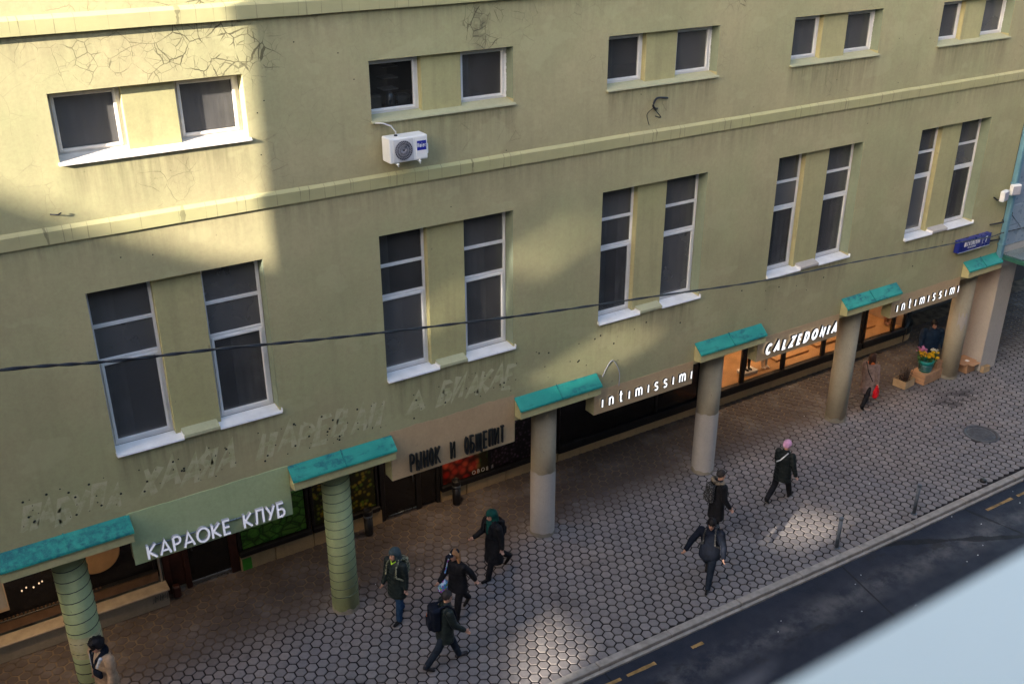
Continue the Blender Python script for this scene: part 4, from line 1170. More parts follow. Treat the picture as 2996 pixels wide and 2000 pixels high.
def fuse(mb, name, mat, parent, voxel=.013, smooth=3, fold=0.0, quilt=0.0, seed=0, keep=None):
    me0 = mb.mesh('tmp', mat); o = bpy.data.objects.new('tmp', me0); C.objects.link(o)
    r = o.modifiers.new('r', 'REMESH'); r.mode = 'VOXEL'; r.voxel_size = voxel; r.use_smooth_shade = True
    if smooth: q = o.modifiers.new('s', 'SMOOTH'); q.factor = .5; q.iterations = smooth
    dg = bpy.context.evaluated_depsgraph_get()
    me = bpy.data.meshes.new_from_object(o.evaluated_get(dg))
    bpy.data.objects.remove(o); bpy.data.meshes.remove(me0)
    if fold or quilt:
        me.update(); ns = [v.normal.copy() for v in me.vertices]
        for v, nn in zip(me.vertices, ns):
            p = v.co
            d = fold*(mnoise.noise((p.x*7+seed, p.y*7, p.z*3.2))+.6*mnoise.noise((p.x*15, p.y*15+seed, p.z*7)))
            if quilt: d += quilt*(abs(math.sin(p.z*PI/.085))-.6)
            v.co = p+nn*d
    me.name = name; me.materials.clear(); me.materials.append(mat)
    for p in me.polygons: p.use_smooth = True
    return obj_of(name, me, parent)
def cloth(name, col, rough=.8, var=.25): return plain(name, col, rough, var, 9, .35, bscale=120, spec=.16)
CL = dict(black=cloth('black_cloth', (.012, .012, .015)), navy=cloth('navy_cloth', (.006, .009, .019)), green=cloth('dark_green_nylon', (.018, .026, .026), .45),
    puffer=cloth('black_puffer', (.011, .015, .016), .5), beige=cloth('beige_cotton', (.40, .27, .175)), jean=cloth('blue_denim', (.018, .05, .115)), djean=cloth('dark_denim', (.016, .024, .04)),
    taupe=cloth('taupe_wool', (.21, .155, .145)), hoodgreen=cloth('bottle_green_wool', (.006, .055, .045)), pink=cloth('pink_knit', (.62, .33, .52)), fur=cloth('brown_fur', (.19, .15, .11), .95, .5),
    hairdark=cloth('dark_hair', (.012, .010, .012), .5), hairbrown=cloth('brown_hair', (.055, .026, .018), .5), hairgrey=cloth('cropped_hair', (.03, .026, .026), .6), blond=cloth('light_brown_hair', (.30, .15, .07), .5),
    hood=cloth('slate_hood', (.05, .075, .085), .6), white=cloth('white_fleece', (.62, .65, .72)), red=cloth('red_plastic_bag', (.62, .012, .02), .4), orange=cloth('orange_scarf', (.50, .12, .03)),
    shoe=cloth('black_leather', (.012, .011, .012), .4), sneaker=cloth('grey_sneaker', (.05, .045, .05), .6, .5), seller=cloth('seller_navy', (.010, .025, .055), .6))
n = NT('camouflage_cloth'); c = n.mix(n.ramp(n.noise(22, 2), .46, .5), (.05, .06, .03), (.30, .29, .19)); c = n.mix(n.ramp(n.noise(31, 2), .56, .6), c, (.02, .022, .015)); CL['camo'] = n.done(c, .8)
n = NT('patterned_bag_cloth'); v = n.voro(22, None, 'F1', 'Color'); vx = n.xyz(v)
c = n.mix(n.ramp(vx[0], .45, .5), (.42, .60, .80), (.05, .25, .55)); c = n.mix(n.ramp(vx[1], .8, .82), c, (.30, .05, .38)); c = n.mix(n.ramp(vx[2], .88, .9), c, (.25, .42, .08)); CL['pattern'] = n.done(c, .7)
n = NT('speckled_black_cloth'); c = n.mix(n.ramp(n.noise(60, 2), .62, .66), (.012, .012, .014), (.45, .45, .48)); CL['speckle'] = n.done(c, .7)

def person(label, x, y, head_deg, h=1.72, stride=(22, -24), knee=(6, 26), armL=(-18, 18, 8), armR=(18, 18, 8), lean=3, look=(0, -6), coat='black', hem=.47, flare=1.0, quilt=0.0, trousers='djean', shoes='shoe', hair='hairdark', headgear=None, female=False, bulk=1.0, group='people walking along the pavement'):
    """local frame: +x ahead, +y left. arm = (swing forward deg, elbow bend deg, out deg)"""
    P = empty('person', (x, y, 0), math.radians(head_deg), label, 'person', group)
    k = h/1.75; rd = math.radians
    sw = (.185 if female else .205)*k*bulk
    hipz = .905*k
    legs = []
    for s, a, kb in ((1, stride[0], knee[0]), (-1, stride[1], knee[1])):
        hip = Vector((0, s*.092*k, hipz)); a1 = rd(a); a2 = rd(a-kb)
        kn = hip+Vector((math.sin(a1), 0, -math.cos(a1)))*.43*k; an = kn+Vector((math.sin(a2), 0, -math.cos(a2)))*.42*k
        ft = rd(a-kb)*.85 if a < 0 else rd(max(0, a-kb))*.5      # heel lift behind, toe lift ahead
        fd = Vector((math.cos(ft), 0, math.sin(ft)))
        legs.append((hip, kn, an, fd))
    low = min(min(l[2].z-.085*k+min(0, l[3].z*.16), l[2].z-.085*k) for l in legs)
    dz = Vector((0, 0, -low))
    legs = [tuple([l[0]+dz, l[1]+dz, l[2]+dz, l[3]]) for l in legs]
    pel = Vector((0, 0, hipz))+dz
    ln = rd(lean); up = Vector((math.sin(ln), 0, math.cos(ln)))
    ch = pel+up*.38*k; sh = pel+up*.53*k; nk = pel+up*.59*k
    hd = nk+Vector((.028*k, 0, .135*k))
    ly, lp = rd(look[0]), rd(look[1])
    HM = Matrix.Rotation(ly, 4, 'Z') @ Matrix.Rotation(-lp, 4, 'Y')
    H = lambda a, b, c: hd+(HM @ Vector((a*k, b*k, c*k)))
    arms = []
    for s, (a, e, o) in ((1, armL), (-1, armR)):
        S_ = sh+Vector((0, s*sw*.93, -.03*k)); a1 = rd(a); a2 = rd(a+e); oo = rd(o)
        el = S_+Vector((math.sin(a1)*math.cos(oo), s*math.sin(oo), -math.cos(a1)*math.cos(oo)))*.29*k
        wr = el+Vector((math.sin(a2)*math.cos(oo*.6), s*math.sin(oo*.6), -math.cos(a2)*math.cos(oo*.6)))*.25*k
        arms.append((S_, el, wr, s))
    # body: one continuous surface
    mb = MB()
    loft(mb, [(pel+Vector((0, 0, -.07*k)), .10*k, .14*k), (pel, .115*k, .165*k), (pel+up*.17*k, .10*k, .14*k), (ch, .115*k, .165*k), (sh-up*.03*k, .09*k, .17*k), (sh+up*.03*k, .06*k, .09*k)])
    for hip, kn, an, fd in legs:
        chain(mb, [hip, kn, kn*.55+an*.45, an], [.085*k, .055*k, .056*k, .036*k]); rcone(mb, an+Vector((0, 0, -.04*k)), .036*k, an+fd*.14*k+Vector((0, 0, -.055*k)), .03*k)
    for S_, el, wr, s in arms:
        chain(mb, [S_, el, wr], [.05*k, .04*k, .029*k])
        d = (wr-el).normalized(); side = Vector((1, 0, 0)) if abs(d.x) < .6 else Vector((0, 0, 1))
        side = (side-d*side.dot(d)).normalized(); nrm = d.cross(side)
        pm = wr+d*.055*k; rcone(mb, wr+d*.01*k, .027*k, pm+side*.014*k, .026*k); rcone(mb, wr+d*.01*k, .027*k, pm-side*.014*k, .026*k)
        for q, fl in enumerate((.062, .075, .070, .055)):
            b = pm+d*.015*k+side*((q-1.5)*.019*k); m1 = b+d*fl*.5*k+nrm*(-s*.010*k); m2 = m1+d*fl*.4*k+nrm*(-s*.028*k)
            chain(mb, [b, m1, m2], [.0100*k, .0095*k, .0085*k])
        b = wr+d*.025*k+side*.026*k; chain(mb, [b, b+side*.026*k+d*.022*k, b+side*.034*k+d*.055*k], [.012*k, .011*k, .009*k])
    rcone(mb, nk+Vector((0, 0, -.06*k)), .056*k, nk+Vector((.015*k, 0, .06*k)), .052*k)
    mb.ell(H(-.008, 0, .03), (.098*k, .077*k, .105*k), 16, 12); mb.ell(H(.03, 0, -.035), (.066*k, .060*k, .085*k), 14, 10)
    rcone(mb, H(.088, 0, .012), .010*k, H(.108, 0, -.022), .014*k); rcone(mb, H(.07, .0, -.098), .024*k, H(.062, 0, -.09), .026*k)
    for s in (1, -1): mb.ell(H(-.005, s*.079, -.01), (.018*k, .010*k, .032*k), 8, 6)
    fuse(mb, 'body', M['skin'], P, .0105, 2)
    for s in (1, -1):
        m2 = MB(); m2.ell(H(.084, s*.031, .018), (.012*k, .014*k, .009*k), 8, 6); m2.build('eye', M['letter_black'], P)
    m2 = MB(); m2.ell(H(.089, 0, -.062), (.012*k, .024*k, .008*k), 8, 6); m2.build('mouth', plain('lip', (.30, .10, .09), .5, .1, 9, 0) if 'lip' not in bpy.data.materials else bpy.data.materials['lip'], P)
    # trousers, shoes
    mb = MB(); loft(mb, [(pel+Vector((0, 0, -.10*k)), .11*k, .155*k), (pel, .13*k, .18*k), (pel+up*.12*k, .12*k, .165*k)])
    for hip, kn, an, fd in legs: chain(mb, [hip, kn, kn*.5+an*.5, an+Vector((0, 0, .0))], [.105*k, .080*k, .073*k, .064*k])
    fuse(mb, 'trousers', CL[trousers], P, .013, 2, .006, seed=x)
    for hip, kn, an, fd in legs:
        mb = MB(); side = Vector((0, 1, 0)); b = an+Vector((0, 0, -.045*k))
        rcone(mb, b-fd*.045*k, .040*k, b+fd*.06*k+Vector((0, 0, .004)), .043*k); rcone(mb, b+fd*.06*k, .043*k, b+fd*.165*k+Vector((0, 0, -.012*k)), .032*k); rcone(mb, an+Vector((0, 0, .03*k)), .050*k, b, .043*k)
        fuse(mb, 'shoe', CL[shoes], P, .011, 2)
    # coat
    mb = MB(); hz = hem*k+dz.z; f = flare
    bk = 1.0*bulk
    rings = [((0, 0, hz), .155*k*f*bk, .20*k*f*bk), ((0, 0, hz+.02), .16*k*f*bk, .205*k*f*bk)]
    if hem < .7: rings.append(((0, 0, (hz+pel.z)/2), .155*k*bk*(1+f)/2, .20*k*bk*(1+f)/2))
    rings += [(tuple(pel+up*.03*k), .15*k*bk, .195*k*bk), (tuple(pel+up*.18*k), .135*k*bk, .175*k*bk), (tuple(ch), .145*k*bk, .195*k*bk), (tuple(sh-up*.03*k), .115*k*bk, .20*k*bk), (tuple(sh+up*.035*k), .08*k, .115*k), (tuple(nk+up*.035*k), .068*k, .075*k)]
    loft(mb, rings)
    for S_, el, wr, s in arms: chain(mb, [S_, el, wr-(wr-el)*.05], [.076*k*bk, .064*k*bk, .050*k*bk])
    fuse(mb, 'coat', CL[coat], P, .014, 3, .010, quilt, seed=y*3)
    # head cover
    def shell(name, mat, grow, cut, extra=None, rough=.0, vox=.011):
        mb = MB()
        bm = bmesh.new(); bmesh.ops.create_uvsphere(bm, u_segments=20, v_segments=14, radius=1)
        vs = []
        for v in bm.verts:
            q = Vector((v.co.x*(.104+grow)-.012, v.co.y*(.084+grow), v.co.z*(.110+grow)+.034))
            if q.z < cut(q.x): q.z = cut(q.x)+.004*v.co.z
            vs.append(H(q.x, q.y, q.z))
        bm.verts.index_update(); fs = [tuple(v.index for v in f.verts) for f in bm.faces]; bm.free()
        mb.add(vs, fs, 0, True)
        if extra: extra(mb)
        fuse(mb, name, mat, P, vox, 1, rough, seed=x)
    if headgear == 'beanie': shell('beanie', CL['black'], .016, lambda q: .045, None, .003)
    elif headgear == 'pinkhat': shell('knitted_hat', CL['pink'], .022, lambda q: .02 if q > -.04 else -.03, None, .003)
    elif headgear == 'cap':
        shell('baseball_cap', CL['navy'], .012, lambda q: .055)
        mbv = MB(); mbv.bbox(.07*k, .19*k, -.065*k, .065*k, -.006, .006, .004, M=Matrix.Translation(H(0, 0, .06)) @ HM); mbv.build('cap_visor', CL['navy'], P)
        mbv = MB(); mbv.bbox(.086*k, .098*k, -.02*k, .02*k, .02*k, .045*k, .002, M=Matrix.Translation(H(0.008, 0, .065)) @ HM); mbv.build('cap_patch', M['white'], P)
    elif headgear in ('hood', 'greenhood'):
        mat = CL['hood'] if headgear == 'hood' else CL['hoodgreen']
        def drape(mb):
            rcone(mb, H(-.06, 0, .03), .10*k, nk+Vector((-.05*k, 0, -.02*k)), .115*k)
            if headgear == 'greenhood': rcone(mb, nk+Vector((.07*k, 0, -.03*k)), .075*k, ch+Vector((.11*k, 0, -.06*k)), .055*k)
        shell('hood', mat, .022, lambda q: .055 if q > .04 else -.11, drape, .005)
    if hair and headgear not in ('hood', 'greenhood'):
        if hair == 'hairgrey' and not female: shell('hair', CL[hair], .006, lambda q: .055 if q > .03 else -.02, None, .003)
        elif female:
            def locks(mb):
                for s in (1, -1): chain(mb, [H(-.03, s*.07, .02), H(-.03, s*.085, -.09), H(.0, s*.09, -.2)], [.045*k, .045*k, .028*k])
                rcone(mb, H(-.07, 0, .02), .075*k, H(-.085, 0, -.16), .06*k)
            shell('hair', CL[hair], .010, lambda q: .062 if q > .03 else -.05, locks, .006)
        else:
            shell('hair', CL[hair], .03 if coat == 'beige' else .018, lambda q: .052 if q > .035 else -.045, lambda mb: [rcone(mb, H(.06, .02, .10), .035*k, H(.0, 0, .13), .05*k)]+[mb.ell(H(-.02+.11*math.cos(q*2.4), .10*math.sin(q*2.4), .02+.11*((q*.37) % 1)), (.032*k,)*3, 8, 6) for q in range(14 if coat == 'beige' else 0)], .012)
    return dict(P=P, k=k, legs=legs, arms=arms, pel=pel, ch=ch, sh=sh, nk=nk, hd=hd, H=H, up=up)

def worn(p, name, build, label, cat, mat, fold=.004):
    mb = MB(); build(mb, p)
    o = fuse(mb, name, mat, None, .012, 2, fold)
    o.location = p['P'].location; o.rotation_euler = p['P'].rotation_euler
    return tag(o, label, cat)
def pack(w=.15, hgt=.24, d=.085, straps=True):
    def b(mb, p):
        k = p['k']; c = p['ch']+Vector((-.215*k, 0, -.05))
        mb.bbox(c.x-d, c.x+d*.9, c.y-w, c.y+w, c.z-hgt, c.z+hgt, .05); mb.bbox(c.x-d-.05, c.x-d+.02, c.y-w*.75, c.y+w*.75, c.z-hgt*.85, c.z+hgt*.1, .03)
        if straps:
            for s in (1, -1): chain(mb, [c+Vector((.05, s*.09, hgt*.9)), p['sh']+Vector((.0, s*.10*k, .075*k)), p['sh']+Vector((.125*k, s*.12*k, -.04)), p['ch']+Vector((.165*k, s*.13*k, -.1)), p['ch']+Vector((.03*k, s*.215*k, -.22))], [.022]*5)
    return b
a1 = person('person with dark wavy hair in a beige jacket with white collar beside the spiral column', -.83, .02, 205, 1.82, (14, -16), (4, 20), (8, 14, 10), (-6, 16, 8), 2, (8, -16), 'beige', .62, 1.02, 0, 'beige', hair='hairdark', bulk=1.18)
mb = MB(); loft(mb, [(a1['nk']+Vector((-.03, 0, -.06)), .115, .14), (a1['nk']+Vector((-.045, 0, .0)), .11, .125), (a1['nk']+Vector((-.05, 0, .05)), .09, .10)])
for s in (1, -1): chain(mb, [a1['nk']+Vector((0, s*.1, .0)), a1['sh']+Vector((.13, s*.05, -.05)), a1['ch']+Vector((.165, 0, -.05))], [.045, .035, .025])
fuse(mb, 'navy_hood', CL['navy'], a1['P'], .012, 2, .004)
mb = MB(); 
for s in (1, -1): chain(mb, [a1['sh']+Vector((.10, s*.13, .0)), a1['ch']+Vector((.158, s*.07, -.02))], [.035, .028])
fuse(mb, 'white_collar', CL['white'], a1['P'], .011, 2)
worn(a1, 'sling_bag', lambda mb, p: (mb.bbox(.155, .235, -.02, .20, p['ch'].z-.22, p['ch'].z-.06, .03), chain(mb, [p['ch']+Vector((.18, -.02, -.05)), p['sh']+Vector((.10, -.14, .06)), p['sh']+Vector((-.1, -.1, .04))], [.02]*3)), 'navy sling bag across the chest of the beige jacket', 'bag', CL['navy'])
a2 = person('person in a slate hood and dark green quilted jacket with blue jeans', 4.80, -.42, 205, 1.76, (8, -9), (3, 14), (-4, 10, 6), (6, 16, 6), 1, (-12, -6), 'green', .60, 1.0, .007, 'jean', headgear='hood', bulk=1.05)
worn(a2, 'backpack', pack(.15, .22, .08), 'camouflage backpack on the back of the hooded person in jeans', 'backpack', CL['camo'])
tag(fuse((lambda mb: (chain(mb, [a2['nk']+Vector((.06, .06, .0)), a2['nk']+Vector((.12, .0, -.05)), a2['nk']+Vector((.06, -.06, .0))], [.012]*3), mb)[1])(MB()), 'yellow_cord', plain('neon_yellow_cord', (.45, .75, .02), .5, .1, 9, 0), a2['P'], .009, 1))
a3 = person('person in a black jacket and cap with long light brown hair', 5.92, -.98, 198, 1.70, (14, -22), (6, 16), (-38, 14, 12), (14, 30, 8), 5, (-6, -8), 'black', .70, 1.0, .004, 'black', hair='blond', headgear='cap', female=True, bulk=1.14)
worn(a3, 'shoulder_bag', lambda mb, p: (mb.bbox(.13, .30, -.34, -.12, .62, .95, .05), chain(mb, [Vector((.2, -.22, .95)), p['sh']+Vector((.05, -.14, .07))], [.018]*2)), 'bag with a pale blue flowered pattern carried by the person in the cap', 'bag', CL['pattern'])
a4 = person('person with cropped hair in a dark jacket striding over the sunlit paving', 4.99, -2.10, -10, 1.77, (22, -24), (3, 12), (10, 24, 6), (16, 34, 6), 4, (-4, -10), 'green', .66, 1.0, .003, 'djean', 'sneaker', 'hairgrey', bulk=1.1)
worn(a4, 'backpack', pack(.165, .27, .11), 'large navy backpack with orange marks worn by the cropped haired person', 'backpack', CL['navy'])
bp = bpy.context.view_layer
mb = MB(); kk = a4['ch']+Vector((-.37, 0, -.10))
for q in range(5): mb.tube([(kk.x+.018, .09, kk.z-.1+q*.05), (kk.x+.01, .05, kk.z-.08+q*.05), (kk.x+.012, .08, kk.z-.06+q*.05)], .006, 5)
o = mb.build('orange_print', CL['orange'], bpy.data.objects['backpack.001'] if 'backpack.001' in bpy.data.objects else None)
mb = MB(); loft(mb, [(a4['pel']+Vector((0, 0, -.06)), .165, .21), (a4['pel']+Vector((0, 0, -.02)), .165, .21)]); fuse(mb, 'orange_belt', CL['orange'], a4['P'], .012, 1)
a5 = person('person in a long black coat with a bottle green hood holding out one hand', 7.24, -.24, 186, 1.74, (18, -26), (4, 24), (-12, 14, 8), (14, 52, 8), 4, (-4, -12), 'black', .42, 1.08, 0, 'black', headgear='greenhood', bulk=1.12)
worn(a5, 'backpack', pack(.13, .22, .07), 'small black backpack on the long black coat', 'backpack', CL['black'])
a6 = person('person in a black coat with a fur collar standing behind the navy jacket', 12.32, -1.80, -12, 1.78, (10, -12), (4, 14), (2, 28, 10), (4, 28, 10), 1, (-8, -8), 'black', .52, 1.02, 0, 'black', hair='hairgrey', bulk=1.06)
mb = MB(); q = a6['nk']
for i in range(13):
    a = 2*PI*i/13; mb.ell(q+Vector((-.045+.115*math.cos(a), .145*math.sin(a), .0-.03*math.cos(a))), (.05, .05, .045), 8, 6)
fuse(mb, 'fur_collar', CL['fur'], a6['P'], .012, 1, .014)
worn(a6, 'backpack', pack(.14, .24, .08), 'black and white speckled backpack below the fur collar', 'backpack', CL['speckle'])
a7 = person('person in a navy jacket and black beanie stepping towards the kerb', 11.06, -2.95, 215, 1.74, (24, -22), (4, 26), (4, 36, 16), (28, 16, 32), 5, (10, -14), 'navy', .72, 1.0, 0, 'djean', hair='hairdark', headgear='beanie', bulk=1.15)
worn(a7, 'backpack', pack(.14, .22, .08), 'dark speckled backpack worn by the person in the black beanie', 'backpack', CL['speckle'])
a8 = person('person in a pink knitted hat and black puffer jacket walking away', 14.76, -1.52, 12, 1.69, (-22, 24), (26, 4), (14, 14, 14), (-8, 24, 18), 3, (0, -4), 'puffer', .66, 1.04, .009, 'black', hair=None, headgear='pinkhat', female=True, bulk=1.14)
worn(a8, 'shoulder_strap', lambda mb, p: chain(mb, [p['sh']+Vector((-.11, -.12, .07)), p['ch']+Vector((-.17, .02, .0)), p['ch']+Vector((-.15, .13, -.1))], [.018]*3), 'pale bag strap slung over the black puffer jacket', 'strap', CL['white'])
a9 = person('person in a taupe coat walking away under the arcade edge', 20.42, .60, 14, 1.67, (20, -18), (4, 24), (10, 14, 8), (-4, 10, 10), 2, (-10, -4), 'taupe', .48, 1.06, 0, 'black', hair='hairbrown', female=True, bulk=1.1)
mb = MB(); loft(mb, [(a9['nk']+Vector((-.01, 0, -.05)), .10, .115), (a9['nk']+Vector((-.01, 0, .03)), .085, .095)]); fuse(mb, 'orange_scarf', CL['orange'], a9['P'], .011, 2)
wr = a9['arms'][1][2]
worn(a9, 'shopping_bag', lambda mb, p: (mb.bbox(wr.x-.13, wr.x+.13, wr.y-.07, wr.y+.07, wr.z-.48, wr.z-.20, .05), chain(mb, [wr+Vector((0, 0, -.06)), wr+Vector((0, 0, -.25))], [.025, .07])), 'red shopping bag hanging from a hand of the taupe coat', 'bag', CL['red'], .012)
worn(a9, 'bag_strap', lambda mb, p: chain(mb, [p['sh']+Vector((-.10, .12, .07)), p['ch']+Vector((-.175, -.02, -.05)), p['pel']+Vector((-.13, -.17, .05))], [.014]*3), 'thin black strap across the back of the taupe coat', 'strap', CL['black'])
a10 = person('person in a navy jacket and black hat standing behind the flower buckets', 23.80, 1.10, 236, 1.70, (2, -2), (2, 2), (4, 20, 12), (6, 20, 12), 2, (10, -8), 'seller', .66, 1.05, .005, 'black', hair='hairdark', headgear='beanie', bulk=1.38, group=None)
# boxes and flowers
def box_open(name, x, y, rz, w, d, hgt, mat, label, flaps=True, cat='cardboard box'):
    t = empty(name, (x, y, 0), rz, label, cat)
    for nm, q in (('panel', (-w/2, w/2, -d/2, -d/2+.008)), ('panel', (-w/2, w/2, d/2-.008, d/2)), ('panel', (-w/2, -w/2+.008, -d/2+.008, d/2-.008)), ('panel', (w/2-.008, w/2, -d/2+.008, d/2-.008))):
        MB().box(q[0], q[1], q[2], q[3], .004, hgt).build(nm, mat, t)
    MB().box(-w/2+.008, w/2-.008, -d/2+.008, d/2-.008, .004, .016).build('base', mat, t)
    return t
b1 = box_open('cardboard_box', 22.46, .86, .12, .50, .42, .25, M['cardboard2'], 'small open cardboard box of dark plants, nearest the taupe coat')
mb = MB(); 
for i in range(42):
    a = R.uniform(0, 2*PI); r = R.uniform(0, .16); hh = R.uniform(.25, .62)
    p = Vector((22.46+r*math.cos(a), .86+r*math.sin(a), .02)); q = p+Vector((R.uniform(-.12, .12), R.uniform(-.12, .12), hh))
    mb.tube([p, q], .005, 4)
    for _ in range(7):
        c = p.lerp(q, R.uniform(.45, 1))+Vector((R.uniform(-.03, .03),)*3); u = Vector((R.uniform(-1, 1), R.uniform(-1, 1), R.uniform(-.4, .6))).normalized()*.04; v = u.cross(Vector((0, 0, 1))).normalized()*.016
        mb.add([c-u, c+v, c+u, c-v], [(0, 1, 2, 3)], 1)
o = mb.build('dry_plants', [M['redwood'], plain('brown_leaf', (.055, .04, .03), .7, .4, 12, 0)]); tag(o, 'bundle of dark brown leafy stems standing in the open cardboard box', 'plants')
def crate(x, y, z, rz, w, d, hgt, label):
    t = empty('wooden_crate', (x, y, z), rz, label, 'crate')
    m_ = M['cardboard']; s = hgt/3
    for q in range(3):
        for (a, b, c, e) in ((-w/2, w/2, -d/2, -d/2+.014), (-w/2, w/2, d/2-.014, d/2), (-w/2, -w/2+.014, -d/2+.015, d/2-.015), (w/2-.014, w/2, -d/2+.015, d/2-.015)):
            MB().bbox(a, b, c, e, q*s+.004, (q+1)*s-.006, .003).build('slat', m_, t)
    MB().bbox(-w/2+.016, w/2-.016, -d/2+.016, d/2-.016, hgt-.02, hgt, .003).build('lid', m_, t)
    return t
crate(23.22, .76, 0, .06, .60, .50, .34, 'wooden crate carrying the teal flower bucket')
crate(23.70, .78, 0, .10, .34, .46, .34, 'wooden crate on the ground against the last column')
crate(23.72, .80, .345, .14, .32, .40, .22, 'wooden crate on top of another against the last column')
bk_ = empty('flower_bucket', (23.22, .74, .345), 0, 'ribbed teal bucket full of cut flowers standing on a crate', 'bucket')
MB().lathe([(.115, 0), (.12, .05), (.128, .055), (.125, .10), (.135, .105), (.132, .15), (.143, .155), (.14, .21), (.155, .26), (.145, .26), (.11, .02)], n=24).build('pail', plain('teal_plastic', (.01, .22, .21), .35, .1, 6, 0), bk_)
bk_.scale = (1.55, 1.55, 1.45)
for rr, zz in ((.129, .053), (.137, .103), (.145, .153)): MB().lathe([(rr, zz-.006), (rr+.006, zz), (rr, zz+.006)], n=24).build('hoop', M['chrome'], bk_)
def bunch(cx, cy, cz, nfl, col, label, spread, cat='flowers'):
    t = empty('flower_bunch', (cx, cy, cz), 0, label, cat)
    m_ = plain('petal_%d' % len(bpy.data.materials), col, .6, .25, 30, 0)
    st = MB()
    for i in range(nfl):
        a = R.uniform(0, 2*PI); r = spread*math.sqrt(R.random()); p = Vector((r*math.cos(a), r*math.sin(a), R.uniform(.02, .10)-r*.3))
        st.tube([(p.x*.3, p.y*.3, -.28), p], .004, 4)
        mb = MB(); tl = Matrix.Rotation(R.uniform(-.6, .6), 4, 'X') @ Matrix.Rotation(R.uniform(-.6, .6), 4, 'Y')
        for ring, (pr, zz, nn) in enumerate(((.036, 0, 8), (.026, .012, 7), (.014, .022, 5))):
            for q in range(nn):
                an = 2*PI*q/nn+ring; d = Vector((math.cos(an), math.sin(an), 0)); e = Vector((-d.y, d.x, 0))
                vs = [tl @ (d*.004+Vector((0, 0, zz))), tl @ (d*pr*.6+e*pr*.34+Vector((0, 0, zz+.008))), tl @ (d*pr+Vector((0, 0, zz+.016))), tl @ (d*pr*.6-e*pr*.34+Vector((0, 0, zz+.008)))]
                mb.add([v+p for v in vs], [(0, 1, 2, 3)])
        mb.build('flower', m_, t)
    st.build('stems', plain('stem_green', (.03, .10, .02), .6, .3, 9, 0) if 'stem_green' not in bpy.data.materials else bpy.data.materials['stem_green'], t)
    lf = MB()
    for i in range(26):
        a = R.uniform(0, 2*PI); c = Vector((R.uniform(0, spread)*math.cos(a), R.uniform(0, spread)*math.sin(a), R.uniform(-.08, .03))); u = Vector((R.uniform(-1, 1), R.uniform(-1, 1), R.uniform(0, 1))).normalized()*.05; v = u.cross(Vector((0, 0, 1))).normalized()*.014
        lf.add([c-u, c+v, c+u, c-v], [(0, 1, 2, 3)])
    lf.build('leaves', bpy.data.materials['stem_green'], t, kind='stuff')
    t.scale = (1.6, 1.6, 1.5)
bunch(23.27, .60, .84, 20, (.75, .50, .01), 'yellow flowers at the front of the teal bucket', .11)
bunch(22.98, .78, .88, 9, (.70, .42, .02), 'orange yellow flowers at the street end of the bucket', .07)
bunch(23.18, .92, .90, 14, (.62, .25, .50), 'pink flowers at the back of the bucket', .09)
bunch(23.50, .70, .86, 10, (.75, .75, .70), 'white flowers in the bucket on the side towards the column', .07)
b2 = box_open('cardboard_box', 24.92, .56, .05, .42, .50, .33, M['cardboard'], 'cardboard box with its lid flaps spread between the last column and the grey pillar')
for (a, b, c, e, rx, ry) in ((-.21, .21, -.42, -.25, .25, 0), (-.21, .21, .25, .42, -.3, 0), (.21, .46, -.24, .24, 0, .2), (-.40, -.21, -.24, .24, 0, -.25)):
    o = MB().box(a, b, c, e, .325, .331).build('flap', M['cardboard'], b2)
MB().box(-.20, .20, -.24, .24, .332, .337).build('flap', M['cardboard'], b2)
tag(MB().box(24.86, 24.98, .42, .53, .338, .342).build('paper_sheet', M['white']), 'small white paper lying on the cardboard box lid', 'paper')
b3 = box_open('cardboard_box', 25.36, .10, -.02, .30, .12, .20, M['cardboard2'], 'flat cardboard box leaning by the front of the grey pillar')
# bollards
BOLL = plain('grey_bollard_paint', (.085, .105, .135), .45, .2, 8, .1)
def bollard(x, y, label):
    t = empty('bollard', (x, y, 0), 0, label, 'bollard', 'steel bollards along the kerb')
    MB().lathe([(.075, -.01), (.075, .012), (.055, .018)], n=20).build('base_plate', BOLL, t)
    MB().lathe([(.044, .015), (.044, .78)], n=20).build('post', BOLL, t)
    MB().lathe([(.05, .775), (.053, .79), (.053, .815), (.045, .835), (.02, .845)], n=20).build('cap', BOLL, t)
bollard(14.44, -3.63, 'grey steel bollard by the sunlit patch near the person in navy')
bollard(17.09, -3.70, 'grey steel bollard farther along the kerb, closest to the manhole cover')
tag(MB().lathe([(.09, -.01), (.085, .05), (.06, .07), (.03, .075)], n=14).build('bollard_stump', M['letter_black']), 'short dark stump of a broken bollard at the kerb', 'stump').location = (19.78, -3.72, 0)
# litter: small pale scraps
mb = MB()
for i in range(46):
    x = R.uniform(3, 22); y = R.uniform(-6.2, -4.1) if i % 3 else R.uniform(-3.3, 1.5); z = -.128 if y < -4 else .001; r = R.uniform(.007, .016)
    mb.box(x-r, x+r, y-r*.5, y+r*.6, z, z+.006, 0, Matrix.Translation((x, y, 0)) @ Matrix.Rotation(R.uniform(0, 3), 4, 'Z') @ Matrix.Translation((-x, -y, 0)))
mb.build('litter_scraps', M['white'], None, kind='stuff')

